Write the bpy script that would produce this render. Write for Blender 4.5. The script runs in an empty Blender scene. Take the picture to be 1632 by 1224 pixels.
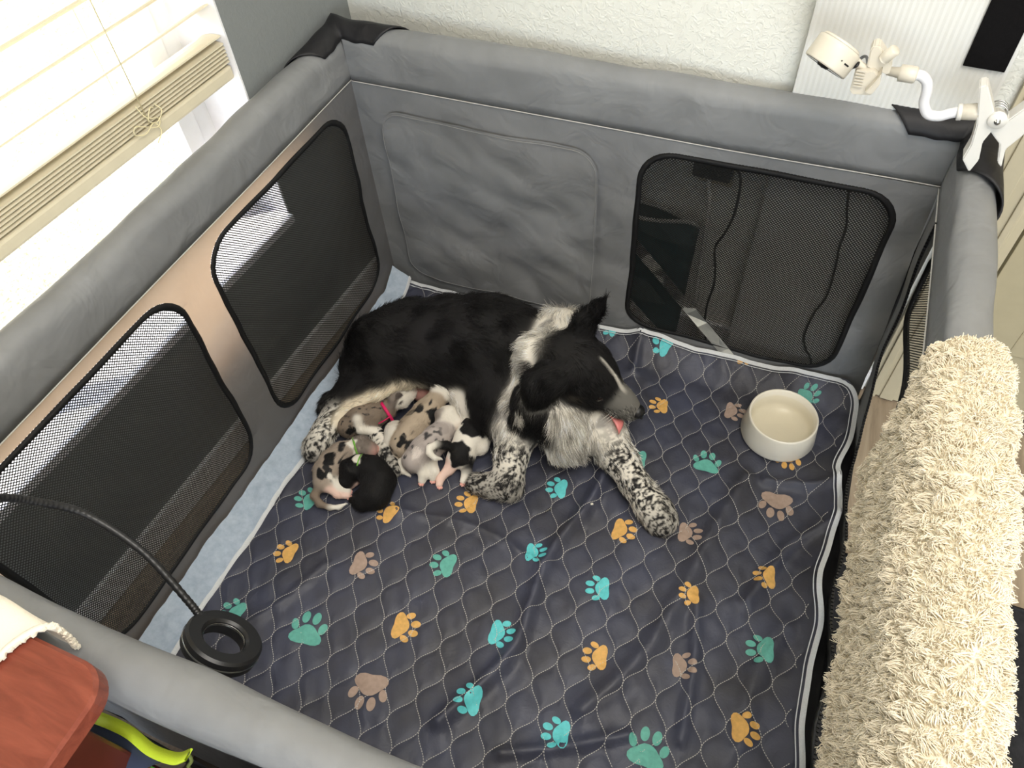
import bpy, bmesh, math, random
import numpy as np
from mathutils import Vector, Matrix, geometry

sc = bpy.context.scene
# ------------------------------------------------------------------ camera
cam_d = bpy.data.cameras.new('camera')
cam_d.sensor_fit = 'HORIZONTAL'; cam_d.sensor_width = 36.0
cam_d.lens = 1195.5 / 1632.0 * 36.0
cam_d.clip_start = 0.02; cam_d.clip_end = 200
cam_o = bpy.data.objects.new('camera', cam_d); sc.collection.objects.link(cam_o)
cam_o.location = (0.9633, -1.3012, 1.4936); cam_o.rotation_mode = 'XYZ'
cam_o.rotation_euler = (0.6694, 0.0493, 0.3861)
sc.camera = cam_o
# ------------------------------------------------------------------ light and exposure
sc.view_settings.view_transform = 'Standard'; sc.view_settings.look = 'None'
sc.view_settings.gamma = 1.0; sc.view_settings.use_curve_mapping = False
sc.view_settings.exposure = 0.0
world = bpy.data.worlds.new('sky'); sc.world = world; world.use_nodes = True
nt = world.node_tree; bgn = nt.nodes['Background']
sky = nt.nodes.new('ShaderNodeTexSky'); sky.sky_type = 'NISHITA'; sky.sun_disc = False
sky.sun_elevation = math.radians(42); sky.sun_rotation = math.radians(250); sky.air_density = 1.0; sky.dust_density = 1.5
nt.links.new(sky.outputs[0], bgn.inputs[0]); bgn.inputs[1].default_value = 0.9
def lamp(name, kind, loc, target, energy, color, size=1.0, size_y=None):
    d = bpy.data.lights.new(name, kind); d.energy = energy; d.color = color
    if kind == 'AREA':
        d.shape = 'RECTANGLE'; d.size = size; d.size_y = size_y or size
    if kind == 'SUN': d.angle = math.radians(0.6)
    o = bpy.data.objects.new(name, d); sc.collection.objects.link(o); o.location = loc
    o.rotation_euler = (Vector(target) - Vector(loc)).to_track_quat('-Z', 'Y').to_euler()
    return o
lamp('sun', 'SUN', (-1.25, -0.95, 6.5), (0.0, 0.1, 0.1), 13.0, (1.0, 0.93, 0.82))
lamp('added_ceiling_fill', 'AREA', (1.3, -1.1, 2.44), (1.1, -0.9, 0), 54, (1.0, 0.95, 0.88), 1.4, 1.4)  # unseen overhead fill, added to brighten the room
lamp('added_front_fill', 'AREA', (2.2, -3.9, 1.3), (0.8, 0, 0.5), 60, (0.95, 0.97, 1.0), 2.0, 1.9)  # added soft fill behind the viewer, standing in for daylight

# ------------------------------------------------------------------ helpers
COL = sc.collection
rng = np.random.default_rng(7)
random.seed(7)
PI = math.pi
def wl(o):
    v = Vector((0, 0, 0))
    while o is not None:
        v += o.location; o = o.parent
    return v
def tag(o, label=None, cat=None, group=None, kind=None):
    if label: o['label'] = label
    if cat: o['category'] = cat
    if group: o['group'] = group
    if kind: o['kind'] = kind
    return o
def thing(name, loc, label, cat, group=None):
    o = bpy.data.objects.new(name, None); COL.objects.link(o); o.location = loc
    o.empty_display_size = 0.02
    return tag(o, label, cat, group)
def mk(name, v, f, m, parent=None, smooth=True, origin=None, label=None, kind=None, attrs=None):
    """v: world coordinates"""
    v = np.asarray(v, float).reshape(-1, 3)
    if parent is not None: off = np.array(wl(parent))
    elif origin is not None: off = np.array(origin, float)
    else: off = np.zeros(3)
    me = bpy.data.meshes.new(name)
    if isinstance(f, np.ndarray):
        nf, k = f.shape
        vv = (v - off).astype(np.float32)
        me.vertices.add(len(vv)); me.vertices.foreach_set('co', vv.ravel())
        me.loops.add(nf * k); me.loops.foreach_set('vertex_index', f.astype(np.int32).ravel())
        me.polygons.add(nf); me.polygons.foreach_set('loop_start', np.arange(0, nf * k, k, dtype=np.int32))
        me.update(calc_edges=True)
    else:
        me.from_pydata((v - off).tolist(), [], f)
    me.validate(); me.update()
    if smooth: me.polygons.foreach_set('use_smooth', np.ones(len(me.polygons), bool))
    if attrs:
        for an, arr in attrs.items():
            a = me.color_attributes.new(an, 'FLOAT_COLOR', 'POINT')
            arr4 = np.ones((len(v), 4), np.float32); arr4[:, :3] = arr
            a.data.foreach_set('color', arr4.ravel())
    if m is not None: me.materials.append(m)
    o = bpy.data.objects.new(name, me); COL.objects.link(o)
    if parent is not None: o.parent = parent
    elif origin is not None: o.location = origin
    if label: o['label'] = label
    if kind: o['kind'] = kind
    return o
class MB:
    def __init__(s): s.v = []; s.f = []
    def add(s, v, f):
        n = len(s.v); s.v += [tuple(map(float, p)) for p in v]; s.f += [tuple(int(i) + n for i in q) for q in f]; return s
    def build(s, name, m, parent=None, **k): return mk(name, s.v, s.f, m, parent, **k)
def box(c, s, rot=None, bev=0.0):
    """bevelled box: verts, faces"""
    bm = bmesh.new(); bmesh.ops.create_cube(bm, size=1)
    for q in bm.verts: q.co = Vector((q.co.x * s[0], q.co.y * s[1], q.co.z * s[2]))
    if bev > 0: bmesh.ops.bevel(bm, geom=bm.edges[:], offset=bev, segments=2, affect='EDGES', profile=0.6)
    M = rot if rot is not None else Matrix.Identity(3)
    v = [tuple(Vector(c) + M @ q.co) for q in bm.verts]
    bm.verts.index_update(); f = [[q.index for q in p.verts] for p in bm.faces]; bm.free()
    return v, f
def cr(pts, n=8):
    P = [np.array(p, float) for p in pts]
    P = [2 * P[0] - P[1]] + P + [2 * P[-1] - P[-2]]
    out = []
    for i in range(1, len(P) - 2):
        for t in np.linspace(0, 1, n, endpoint=False):
            a, b, c, d = P[i - 1], P[i], P[i + 1], P[i + 2]
            out.append(0.5 * (2 * b + (c - a) * t + (2 * a - 5 * b + 4 * c - d) * t * t + (3 * b - a - 3 * c + d) * t ** 3))
    out.append(P[-2]); return np.array(out)
def tube(pts, r, n=10, cap=True, closed=False, sx=1.0):
    P = np.asarray(pts, float); N = len(P)
    r = np.broadcast_to(np.asarray(r, float), (N,))
    if closed: T = np.roll(P, -1, 0) - np.roll(P, 1, 0)
    else: T = np.gradient(P, axis=0)
    T /= np.linalg.norm(T, axis=1)[:, None] + 1e-12
    up = np.array([0, 0, 1.0]) if abs(T[0][2]) < .9 else np.array([1.0, 0, 0])
    a = np.cross(T[0], up); a /= np.linalg.norm(a); V = []
    for i in range(N):
        a = a - T[i] * (a @ T[i]); a /= np.linalg.norm(a); b = np.cross(T[i], a)
        for k in range(n):
            t = 2 * PI * k / n; V.append(P[i] + r[i] * (sx * math.cos(t) * a + math.sin(t) * b))
    F = []
    for i in range(N if closed else N - 1):
        j = (i + 1) % N
        for k in range(n):
            k2 = (k + 1) % n; F.append((i * n + k, i * n + k2, j * n + k2, j * n + k))
    if cap and not closed:
        F.append(tuple(range(n))[::-1]); F.append(tuple(range((N - 1) * n, N * n)))
    return V, F
def lathe(prof, c=(0, 0, 0), axis=(0, 0, 1), n=48):
    """prof: list of (radius, height) ; closed with caps where radius 0"""
    A = Vector(axis).normalized(); q = A.to_track_quat('Z', 'Y'); V = []; F = []; rings = []
    for (r, h) in prof:
        if r < 1e-6: rings.append([len(V)]); V.append(Vector(c) + q @ Vector((0, 0, h)))
        else:
            rings.append(list(range(len(V), len(V) + n)))
            for k in range(n):
                t = 2 * PI * k / n; V.append(Vector(c) + q @ Vector((r * math.cos(t), r * math.sin(t), h)))
    for a, b in zip(rings[:-1], rings[1:]):
        for k in range(n):
            k2 = (k + 1) % n
            if len(a) == 1 and len(b) == 1: continue
            if len(a) == 1: F.append((a[0], b[k2], b[k])) if False else F.append((a[0], b[k], b[k2]))
            elif len(b) == 1: F.append((a[k], a[k2], b[0]))
            else: F.append((a[k], a[k2], b[k2], b[k]))
    return [tuple(p) for p in V], F
def grid(fn, us, vs):
    """fn(U,V)->(n,3); returns verts, quads array"""
    U, Vv = np.meshgrid(us, vs, indexing='ij'); P = fn(U.ravel(), Vv.ravel())
    nu, nv = len(us), len(vs); i = np.arange(nu - 1)[:, None] * nv + np.arange(nv - 1)[None]
    i = i.ravel(); F = np.stack([i, i + nv, i + nv + 1, i + 1], 1)
    return P, F
_seedw = {}
def nz(x, y, s=1.0, seed=0, n=6):
    """smooth pseudo noise, about -1..1"""
    if (seed, n) not in _seedw:
        r = np.random.default_rng(100 + seed); a = r.uniform(0, 2 * PI, n); k = r.uniform(.5, 1.8, n); p = r.uniform(0, 2 * PI, n)
        _seedw[(seed, n)] = (np.cos(a) * k, np.sin(a) * k, p)
    A, B, P = _seedw[(seed, n)]; o = 0
    for a, b, p in zip(A, B, P): o = o + np.sin((a * x + b * y) * s * 2 * PI + p)
    return o / (n ** .5) / 1.2
def nz3(P, s, seed=0, n=8):
    r = np.random.default_rng(900 + seed); o = np.zeros(len(P))
    for i in range(n):
        d = r.normal(size=3); d /= np.linalg.norm(d); k = r.uniform(.5, 1.7); o += np.sin(P @ d * k * s * 2 * PI + r.uniform(0, 6.28))
    return o / (n ** .5) / .8

# ------------------------------------------------------------------ materials
def srgb(r, g, b):
    f = lambda c: (c / 255) / 12.92 if c / 255 <= .04045 else ((c / 255 + .055) / 1.055) ** 2.4
    return (f(r), f(g), f(b), 1)
class M:
    def __init__(s, name, col=(.5, .5, .5, 1), rough=.6, spec=.4, metal=0.0):
        s.m = bpy.data.materials.new(name); s.m.use_nodes = True; s.t = s.m.node_tree; s.n = s.t.nodes
        s.b = s.n['Principled BSDF']; s.out = s.n['Material Output']
        s.set('Base Color', col); s.set('Roughness', rough); s.set('Specular IOR Level', spec); s.set('Metallic', metal)
    def set(s, k, v): s.b.inputs[k].default_value = v; return s
    def node(s, t, **k):
        q = s.n.new(t)
        for a, b in k.items(): setattr(q, a, b)
        return q
    def link(s, a, b): s.t.links.new(a, b)
    def coords(s, which='Object', scale=(1, 1, 1), rot=(0, 0, 0)):
        tc = s.node('ShaderNodeTexCoord'); mp = s.node('ShaderNodeMapping')
        mp.inputs['Scale'].default_value = scale; mp.inputs['Rotation'].default_value = rot
        s.link(tc.outputs[which], mp.inputs['Vector']); return mp.outputs[0]
    def noise(s, scale, detail=3, co=None, rough=.5, dist=0.0):
        t = s.node('ShaderNodeTexNoise'); t.inputs['Scale'].default_value = scale; t.inputs['Detail'].default_value = detail
        t.inputs['Roughness'].default_value = rough; t.inputs['Distortion'].default_value = dist
        s.link(co if co is not None else s.coords(), t.inputs['Vector']); return t.outputs['Fac']
    def ramp(s, fac, stops):
        r = s.node('ShaderNodeValToRGB'); e = r.color_ramp.elements
        while len(e) < len(stops): e.new(.5)
        for q, (p, c) in zip(e, stops): q.position = p; q.color = c
        s.link(fac, r.inputs[0]); return r.outputs[0]
    def base(s, sock): s.link(sock, s.b.inputs['Base Color']); return s
    def bump(s, h, strength=.3, dist=.002):
        b = s.node('ShaderNodeBump'); b.inputs['Strength'].default_value = strength; b.inputs['Distance'].default_value = dist
        s.link(h, b.inputs['Height'])
        if s.b.inputs['Normal'].is_linked: s.link(s.b.inputs['Normal'].links[0].from_socket, b.inputs['Normal'])
        s.link(b.outputs[0], s.b.inputs['Normal']); return s
    def math(s, op, a, b=None):
        q = s.node('ShaderNodeMath', operation=op)
        for i, x in enumerate((a, b)):
            if x is None: continue
            if isinstance(x, (int, float)): q.inputs[i].default_value = x
            else: s.link(x, q.inputs[i])
        return q.outputs[0]
def simple(name, col, rough=.6, spec=.4, metal=0.0, var=.12, scale=30, bump=0.0, bscale=200, bdist=.001):
    q = M(name, col, rough, spec, metal)
    if var:
        d = tuple(c * (1 - var) for c in col[:3]) + (1,); l = tuple(min(1, c * (1 + var)) for c in col[:3]) + (1,)
        q.base(q.ramp(q.noise(scale), [(.3, d), (.7, l)]))
    if bump: q.bump(q.noise(bscale, 4), bump, bdist)
    return q.m
def fabric(name, col, rough=.55, transl=0.0, spec=.35):
    q = M(name, col, rough, spec)
    d = tuple(c * .88 for c in col[:3]) + (1,); l = tuple(min(1, c * 1.1) for c in col[:3]) + (1,)
    q.base(q.ramp(q.noise(9), [(.3, d), (.7, l)]))
    q.bump(q.noise(13, 3, rough=.5, dist=.6), .6, .012)
    q.bump(q.noise(900, 2), .15, .0004)
    if transl:
        tr = q.node('ShaderNodeBsdfTranslucent'); tr.inputs[0].default_value = (.62, .42, .26, 1)
        mx = q.node('ShaderNodeMixShader'); mx.inputs[0].default_value = transl
        q.link(q.b.outputs[0], mx.inputs[1]); q.link(tr.outputs[0], mx.inputs[2]); q.link(mx.outputs[0], q.out.inputs[0])
    return q.m
m_pen = fabric('pen_fabric', srgb(128, 129, 130), .5, .0)
m_pen_thin = fabric('pen_fabric_single', srgb(118, 120, 123), .5, .30)
m_black = fabric('black_nylon', srgb(30, 29, 31), .55)
m_bind = fabric('black_binding', srgb(20, 20, 21), .7)
def netting(name, plane, c=52):
    q = M(name, srgb(c, c, c - 2), .6, .3)
    tc = q.node('ShaderNodeTexCoord'); sp = q.node('ShaderNodeSeparateXYZ'); q.link(tc.outputs['Object'], sp.inputs[0])
    a = sp.outputs['Y'] if plane == 'x' else sp.outputs['X']; b = sp.outputs['Z']
    k1, k2 = 2 * PI / .0066, 2 * PI / .0066
    u = q.math('ADD', q.math('MULTIPLY', a, k1 * .5), q.math('MULTIPLY', b, k2 * .5))
    w = q.math('SUBTRACT', q.math('MULTIPLY', a, k1 * .5), q.math('MULTIPLY', b, k2 * .5))
    h = q.math('MULTIPLY', q.math('COSINE', u), q.math('COSINE', w))
    h = q.math('MULTIPLY', h, h)
    fac = q.math('GREATER_THAN', h, .30)
    tr = q.node('ShaderNodeBsdfTransparent'); mx = q.node('ShaderNodeMixShader')
    q.link(fac, mx.inputs[0]); q.link(q.b.outputs[0], mx.inputs[1]); q.link(tr.outputs[0], mx.inputs[2]); q.link(mx.outputs[0], q.out.inputs[0])
    return q.m
m_net_x = netting('netting_side', 'x'); m_net_y = netting('netting_back', 'y', 28)
m_thread = simple('pale_thread', srgb(190, 188, 182), .7, var=.05)
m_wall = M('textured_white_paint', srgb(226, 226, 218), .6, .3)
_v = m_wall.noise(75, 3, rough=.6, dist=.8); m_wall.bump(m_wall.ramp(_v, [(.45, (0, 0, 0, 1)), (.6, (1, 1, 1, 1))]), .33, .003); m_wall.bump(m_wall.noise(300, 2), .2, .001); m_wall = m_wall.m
m_wall_shade = M('textured_paint_in_shade', srgb(128, 131, 130), .7, .25)  # grey base colour holds the shade of the backlit window wall
m_wall_shade.bump(m_wall_shade.noise(75, 3, rough=.6, dist=.8), .4, .003); m_wall_shade = m_wall_shade.m
m_trim = simple('cream_trim_paint', srgb(188, 178, 152), .45, var=.03)
m_doorp = simple('cream_door_paint', srgb(172, 162, 134), .5, var=.03)
m_vinyl = simple('white_vinyl', srgb(240, 240, 240), .35, var=.02)
m_sill = simple('white_sill_paint', srgb(236, 234, 236), .4, var=.03)
m_blind = simple('cream_blind_slat', srgb(214, 204, 178), .45, var=.03)
m_cord = simple('cream_cord', srgb(226, 215, 175), .8, var=.05)
def wood_floor():
    q = M('grey_oak_vinyl', (0.3, .25, .2, 1), .45, .4)
    oi = q.node('ShaderNodeObjectInfo'); co = q.coords('Object', (9, .9, 1))
    ad = q.node('ShaderNodeVectorMath', operation='ADD'); q.link(co, ad.inputs[0]); q.link(oi.outputs['Random'], ad.inputs[1])
    n1 = q.noise(4, 6, ad.outputs[0], .65, 1.2)
    c = q.ramp(n1, [(.25, srgb(112, 97, 80)), (.5, srgb(150, 134, 114)), (.75, srgb(172, 157, 136))])
    q.base(c); q.bump(n1, .12, .001); return q.m
m_plank = wood_floor()
m_under = simple('dark_subfloor', srgb(60, 52, 44), .8)
m_rug = simple('black_rug', srgb(44, 44, 46), .95, .1, var=.25, scale=60, bump=.6, bscale=500)
m_cwhite = simple('white_gadget_plastic', srgb(216, 214, 208), .35, .5, var=.02)
m_cream = simple('cream_camera_plastic', srgb(208, 201, 186), .4, .5, var=.02)
m_gblack = simple('gloss_black', srgb(14, 14, 16), .12, .6, var=0)
m_mblack = simple('matt_black_plastic', srgb(24, 24, 26), .38, .45, var=.05)
m_metal = simple('brushed_steel', srgb(190, 190, 188), .25, .5, 1.0, var=.05)
m_ceram = simple('cream_ceramic', srgb(235, 228, 212), .28, .5, var=.02)
m_felt = simple('black_velcro', srgb(16, 15, 16), .95, .1, var=.2, scale=200, bump=.5, bscale=900)
def water():
    q = M('bowl_water', (1, 1, 1, 1), .0, .5)
    tr = q.node('ShaderNodeBsdfTransparent'); tr.inputs[0].default_value = (.97, .96, .92, 1)
    gl = q.node('ShaderNodeBsdfGlossy'); gl.inputs['Roughness'].default_value = .03; mx = q.node('ShaderNodeMixShader')
    lw = q.node('ShaderNodeLayerWeight'); lw.inputs[0].default_value = .5; f = q.math('ADD', q.math('MULTIPLY', q.math('POWER', lw.outputs['Facing'], 4.0), .5), .03)
    q.link(f, mx.inputs[0]); q.link(tr.outputs[0], mx.inputs[1]); q.link(gl.outputs[0], mx.inputs[2]); q.link(mx.outputs[0], q.out.inputs[0]); return q.m
m_water = water()
def glass():
    q = M('window_pane', (1, 1, 1, 1), .0, .5)
    tr = q.node('ShaderNodeBsdfTransparent'); tr.inputs[0].default_value = (.96, .97, .97, 1)
    gl = q.node('ShaderNodeBsdfGlossy'); gl.inputs['Roughness'].default_value = .02
    lw = q.node('ShaderNodeLayerWeight'); lw.inputs[0].default_value = .5; fr_ = q.math('ADD', q.math('MULTIPLY', q.math('POWER', lw.outputs['Facing'], 4.0), .25), .02); mx = q.node('ShaderNodeMixShader')
    q.link(fr_, mx.inputs[0]); q.link(tr.outputs[0], mx.inputs[1]); q.link(gl.outputs[0], mx.inputs[2]); q.link(mx.outputs[0], q.out.inputs[0]); return q.m
m_glass = glass()
def corrug():
    q = M('corrugated_white_plastic', srgb(214, 214, 210), .45, .35); return q.m
m_corr = corrug()

# ------------------------------------------------------------------ room frame: a along the back wall, b towards the viewer from it
TH = math.radians(-3.4); RO = np.array([-.06, .135]); RU = np.array([math.cos(TH), math.sin(TH)]); RN = np.array([RU[1], -RU[0]])
RROT = Matrix.Rotation(TH, 3, 'Z')
def rp(a, b, z):
    p = RO + RU * a + RN * b; return (p[0], p[1], z)
def rbox(a0, a1, b0, b1, z0, z1, bev=0.0):
    c = rp((a0 + a1) / 2, (b0 + b1) / 2, (z0 + z1) / 2)
    return box(c, (a1 - a0, b1 - b0, z1 - z0), RROT, bev)
def rpiece(name, m, *bx, parent=None, kind='structure', bev=0.0, **k):
    q = MB()
    for t in bx: q.add(*rbox(*t, bev=bev))
    o = q.build(name, m, parent, smooth=False, **k)
    if parent is None: o['kind'] = kind
    return o
WB0, WB1, WZ0, WZ1 = .37, 1.75, .41, 2.05            # window opening in the left wall
fl = rpiece('floor', m_under, (-.12, 3.6, -.6, 4.6, -.06, -.016))
pw = .178
pm = None
for i in range(19):
    for j in range(3):
        a0 = i * pw + .004; L = 1.5; b0 = -.2 + ((i * .53) % 1.0) * .9 - .9 + j * L
        if a0 < 1.15 and i not in (0, 1): continue
        if a0 > 2.9: continue
        bb0, bb1 = max(b0, -.14 if True else 0), b0 + L - .0015
        if bb1 - bb0 < .05: continue
        p = rpiece('plank', m_plank, (a0, a0 + pw - .0015, bb0, bb1, -.016, -.004), parent=fl, bev=.0008)
wlw = rpiece('wall_left', m_wall_shade, (-.172, 0, -.12, WB0, 0, 2.5), (-.172, 0, WB1, 4.6, 0, 2.5), (-.172, 0, WB0, WB1, 0, WZ0 - .02), (-.172, 0, WB0, WB1, WZ1, 2.5))
rpiece('trim_6', m_sill, (-.128, -.001, WB0 - .001, WB0 + .004, WZ0, WZ1), (-.128, -.001, WB1 - .004, WB1 + .001, WZ0, WZ1))
DA0, DA1 = 1.435, 2.26
wbk = rpiece('wall_back', m_wall, (0, DA0, -.12, 0, 0, 2.5), (DA1, 3.6, -.12, 0, 0, 2.5), (DA0, DA1, -.12, 0, 2.04, 2.5))
rpiece('wall_right', m_wall, (3.6, 3.7, -.12, 4.6, 0, 2.5))
rpiece('wall_front', m_wall, (-.12, 1.0, 4.6, 4.7, 0, 2.5), (3.4, 3.7, 4.6, 4.7, 0, 2.5), (1.0, 3.4, 4.6, 4.7, 2.2, 2.5))
rpiece('ceiling', m_wall, (-.12, 3.7, -.12, 4.7, 2.5, 2.56))
rpiece('baseboard_left', m_vinyl, (0, .012, 0.0, 4.6, 0, .072), bev=.002)
rpiece('baseboard_back', m_vinyl, (.012, 1.33, 0.0, .012, 0, .072), bev=.002)
# door with its casing
cs = rpiece('trim_1', m_trim, (1.335, 1.435, 0, .016, 0, 2.12), (1.345, 1.36, .016, .024, 0, 2.11), (1.37, 1.40, .016, .021, 0, 2.1), (1.418, 1.43, .016, .022, 0, 2.08), bev=.002)
rpiece('trim_2', m_trim, (1.335, 2.36, 0, .018, 2.04, 2.14), bev=.002)
rpiece('trim_3', m_trim, (2.26, 2.36, 0, .018, 0, 2.04), bev=.002)
rpiece('trim_4', m_trim, (DA0, DA0 + .018, -.12, 0, 0, 2.04), (DA0 + .018, DA0 + .03, -.12, -.07, 0, 2.04), bev=.001)
rpiece('trim_5', simple('door_threshold', srgb(110, 96, 80), .5), (DA0, DA1, -.12, 0.0, -.004, .006), bev=.002)
dr = rpiece('door_1', m_doorp, (DA0 + .03, DA1 - .02, -.062, -.026, .016, 2.03), bev=.002)
rpiece('panel', m_doorp, (DA0 + .13, DA0 + .36, -.03, -.0235, .2, .82), parent=dr, bev=.003)
rpiece('panel', m_doorp, (DA0 + .44, DA0 + .68, -.03, -.0235, .2, .82), parent=dr, bev=.003)
# window
wn = rpiece('window_1', m_vinyl, (-.170, -.128, WB0, WB0 + .045, WZ0, WZ1), (-.170, -.128, WB1 - .045, WB1, WZ0, WZ1), (-.170, -.128, WB0, WB1, WZ0, WZ0 + .035), (-.170, -.128, WB0, WB1, WZ1 - .05, WZ1), bev=.004)
rpiece('sash', m_vinyl, (-.160, -.122, WB0 + .045, WB0 + .09, WZ0 + .035, WZ1 - .05), bev=.004, parent=wn)
rpiece('mullion', m_vinyl, (-.160, -.122, 1.04, 1.085, WZ0 + .035, WZ1 - .05), bev=.004, parent=wn)
rpiece('glass', m_glass, (-.147, -.144, WB0 + .09, 1.04, WZ0 + .035, WZ1 - .05), parent=wn)
rpiece('glass', m_glass, (-.147, -.144, 1.085, WB1 - .045, WZ0 + .035, WZ1 - .05), parent=wn)
rpiece('sill', m_sill, (-.170, .012, WB0 + .001, WB1 - .001, WZ0 - .02, WZ0), parent=wn, bev=.003)
# outside
def lawn():
    def fn(u, v): return np.stack([u, v, -.34 + .03 * nz(u, v, .8, 3) + .02 * nz(u, v, 3.1, 4)], 1)
    return grid(fn, np.linspace(-9, -.30, 120), np.linspace(-8, 5, 160))
q = M('dry_lawn', (.5, .5, .2, 1), .9, .1)
q.base(q.ramp(q.noise(38, 6, rough=.75), [(.3, srgb(150, 138, 100)), (.5, srgb(180, 173, 142)), (.75, srgb(212, 208, 190))])); q.bump(q.noise(60, 5), .9, .03)
g = mk('ground_lawn', *lawn(), q.m); g['kind'] = 'structure'
pth = mk('path', *box((-3.6, -2.6, -.32), (1.0, 6.5, .08), None, .01), simple('pale_concrete', srgb(222, 218, 210), .8, var=.06), smooth=False); pth['kind'] = 'structure'

# ------------------------------------------------------------------ window blind
bl = thing('window_blind', rp(-.035, .9, .76), 'cream horizontal window blind half raised, its lowest slats stacked on the bottom rail', 'blind')
def slat_piece(name, z, tilt, parent=bl, w=.05, a=-.036, b0=WB0 + .006, b1=WB1 - .006, t=.0026, m=m_blind):
    c, s = math.cos(tilt), math.sin(tilt); V = []; F = []
    prof = [(-w / 2, 0), (-w / 4, .0022), (0, .003), (w / 4, .0022), (w / 2, 0)]
    ring = prof + [(x, y - t) for x, y in prof[::-1]]
    for b in (b0, b1):
        for x, y in ring: V.append(rp(a + x * c - y * s, b, z + x * s + y * c))
    n = len(ring)
    for k in range(n): F.append((k, (k + 1) % n, n + (k + 1) % n, n + k))
    F += [tuple(range(n))[::-1], tuple(range(n, 2 * n))]
    return mk(name, V, F, m, parent, smooth=False)
for k in range(20): slat_piece('slat', .872 + .0555 * k, math.radians(29))
slat_piece('slat', .822, math.radians(10))
for k in range(6): slat_piece('slat', .775 + .0068 * k, math.radians(4))
rpiece('bottom_rail', m_blind, (-.061, -.011, WB0 + .006, WB1 - .006, .742, .768), parent=bl, bev=.005)
for b in (.60, 1.02, 1.5):
    for da in (-.062, -.010):
        mk('ladder_cord', *tube([rp(da, b, .775), rp(da, b, 2.0)], .0009, 5), m_cord, bl)
    mk('lift_cord', *tube(cr([rp(-.008, b + .012, .815), rp(-.004, b + .004, .79), rp(-.006, b - .02, .775), rp(-.003, b - .008, .765), rp(-.004, b + .02, .782), rp(-.002, b + .035, .79), rp(-.004, b + .04, .778), rp(-.003, b + .02, .768), rp(-.004, b - .005, .775), rp(-.003, b - .012, .755), rp(-.002, b + .006, .742)], 6), .0011, 5), m_cord, bl)
    mk('lift_cord', *tube(cr([rp(-.008, b - .025, .80), rp(-.003, b - .03, .785), rp(-.004, b - .012, .772), rp(-.002, b + .004, .785), rp(-.004, b - .01, .8), rp(-.008, b - .02, .795)], 6), .0011, 5), m_cord, bl)

# ------------------------------------------------------------------ playpen
W, D, HS = 1.217, 1.20, .62
pen = thing('playpen', (W / 2, -D / 2, 0), 'large square grey fabric dog playpen with black mesh windows', 'playpen')
def wr(x, z, seed, amp=.004):
    return amp * nz(x, z, 2.6, seed) + amp * .5 * nz(x, z, 7, seed + 1)
def rrect(x0, x1, z0, z1, r, n=7):
    P = []
    for cx, cz, a in ((x1 - r, z1 - r, 0), (x0 + r, z1 - r, 90), (x0 + r, z0 + r, 180), (x1 - r, z0 + r, 270)):
        for k in range(n + 1):
            t = math.radians(a + 90 * k / n); P.append((cx + r * math.cos(t), cz + r * math.sin(t)))
    return P
def inside(poly, x, z):
    c = False; n = len(poly)
    for i in range(n):
        x1, z1 = poly[i]; x2, z2 = poly[i - 1]
        if (z1 > z) != (z2 > z) and x < (x2 - x1) * (z - z1) / (z2 - z1) + x1: c = not c
    return c
def panel2d(outline, holes, sp=.03):
    V = []; E = []
    def loop(L):
        s = len(V); V.extend(Vector(p) for p in L); E.extend((s + i, s + (i + 1) % len(L)) for i in range(len(L)))
    loop(outline)
    for h in holes: loop(h)
    xs = [p[0] for p in outline]; zs = [p[1] for p in outline]
    for x in np.arange(min(xs) + sp, max(xs) - sp / 2, sp):
        for z in np.arange(min(zs) + sp, max(zs) - sp / 2, sp):
            if inside(outline, x, z) and not any(inside(h, x, z) for h in holes): V.append(Vector((x, z)))
    vo, eo, fo, *_ = geometry.delaunay_2d_cdt(V, E, [], 0, 1e-5)
    F = []
    for f in fo:
        cx = sum(vo[i].x for i in f) / len(f); cz = sum(vo[i].y for i in f) / len(f)
        if inside(outline, cx, cz) and not any(inside(h, cx, cz) for h in holes): F.append(tuple(f))
    return np.array([(q.x, q.y) for q in vo]), F
def densify(L, sp=.03):
    o = []
    for i in range(len(L)):
        a = np.array(L[i]); b = np.array(L[(i + 1) % len(L)]); n = max(1, int(np.linalg.norm(b - a) / sp))
        for k in range(n): o.append(tuple(a + (b - a) * k / n))
    return o
ZB, ZT = .069, .592
def mapx(x0, seed): return lambda P: np.stack([x0 + np.clip(-P[:, 0] * 14, 0, 1) * wr(P[:, 0], P[:, 1], seed) * np.clip((.62 - P[:, 1]) * 12, 0, 1), P[:, 0], P[:, 1]], 1)
def mapy(y0, seed, amp=.004): return lambda P: np.stack([P[:, 0], y0 + np.clip(P[:, 0] * 14, 0, 1) * wr(P[:, 0], P[:, 1], seed, amp) * np.clip((.62 - P[:, 1]) * 12, 0, 1), P[:, 1]], 1)
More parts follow.
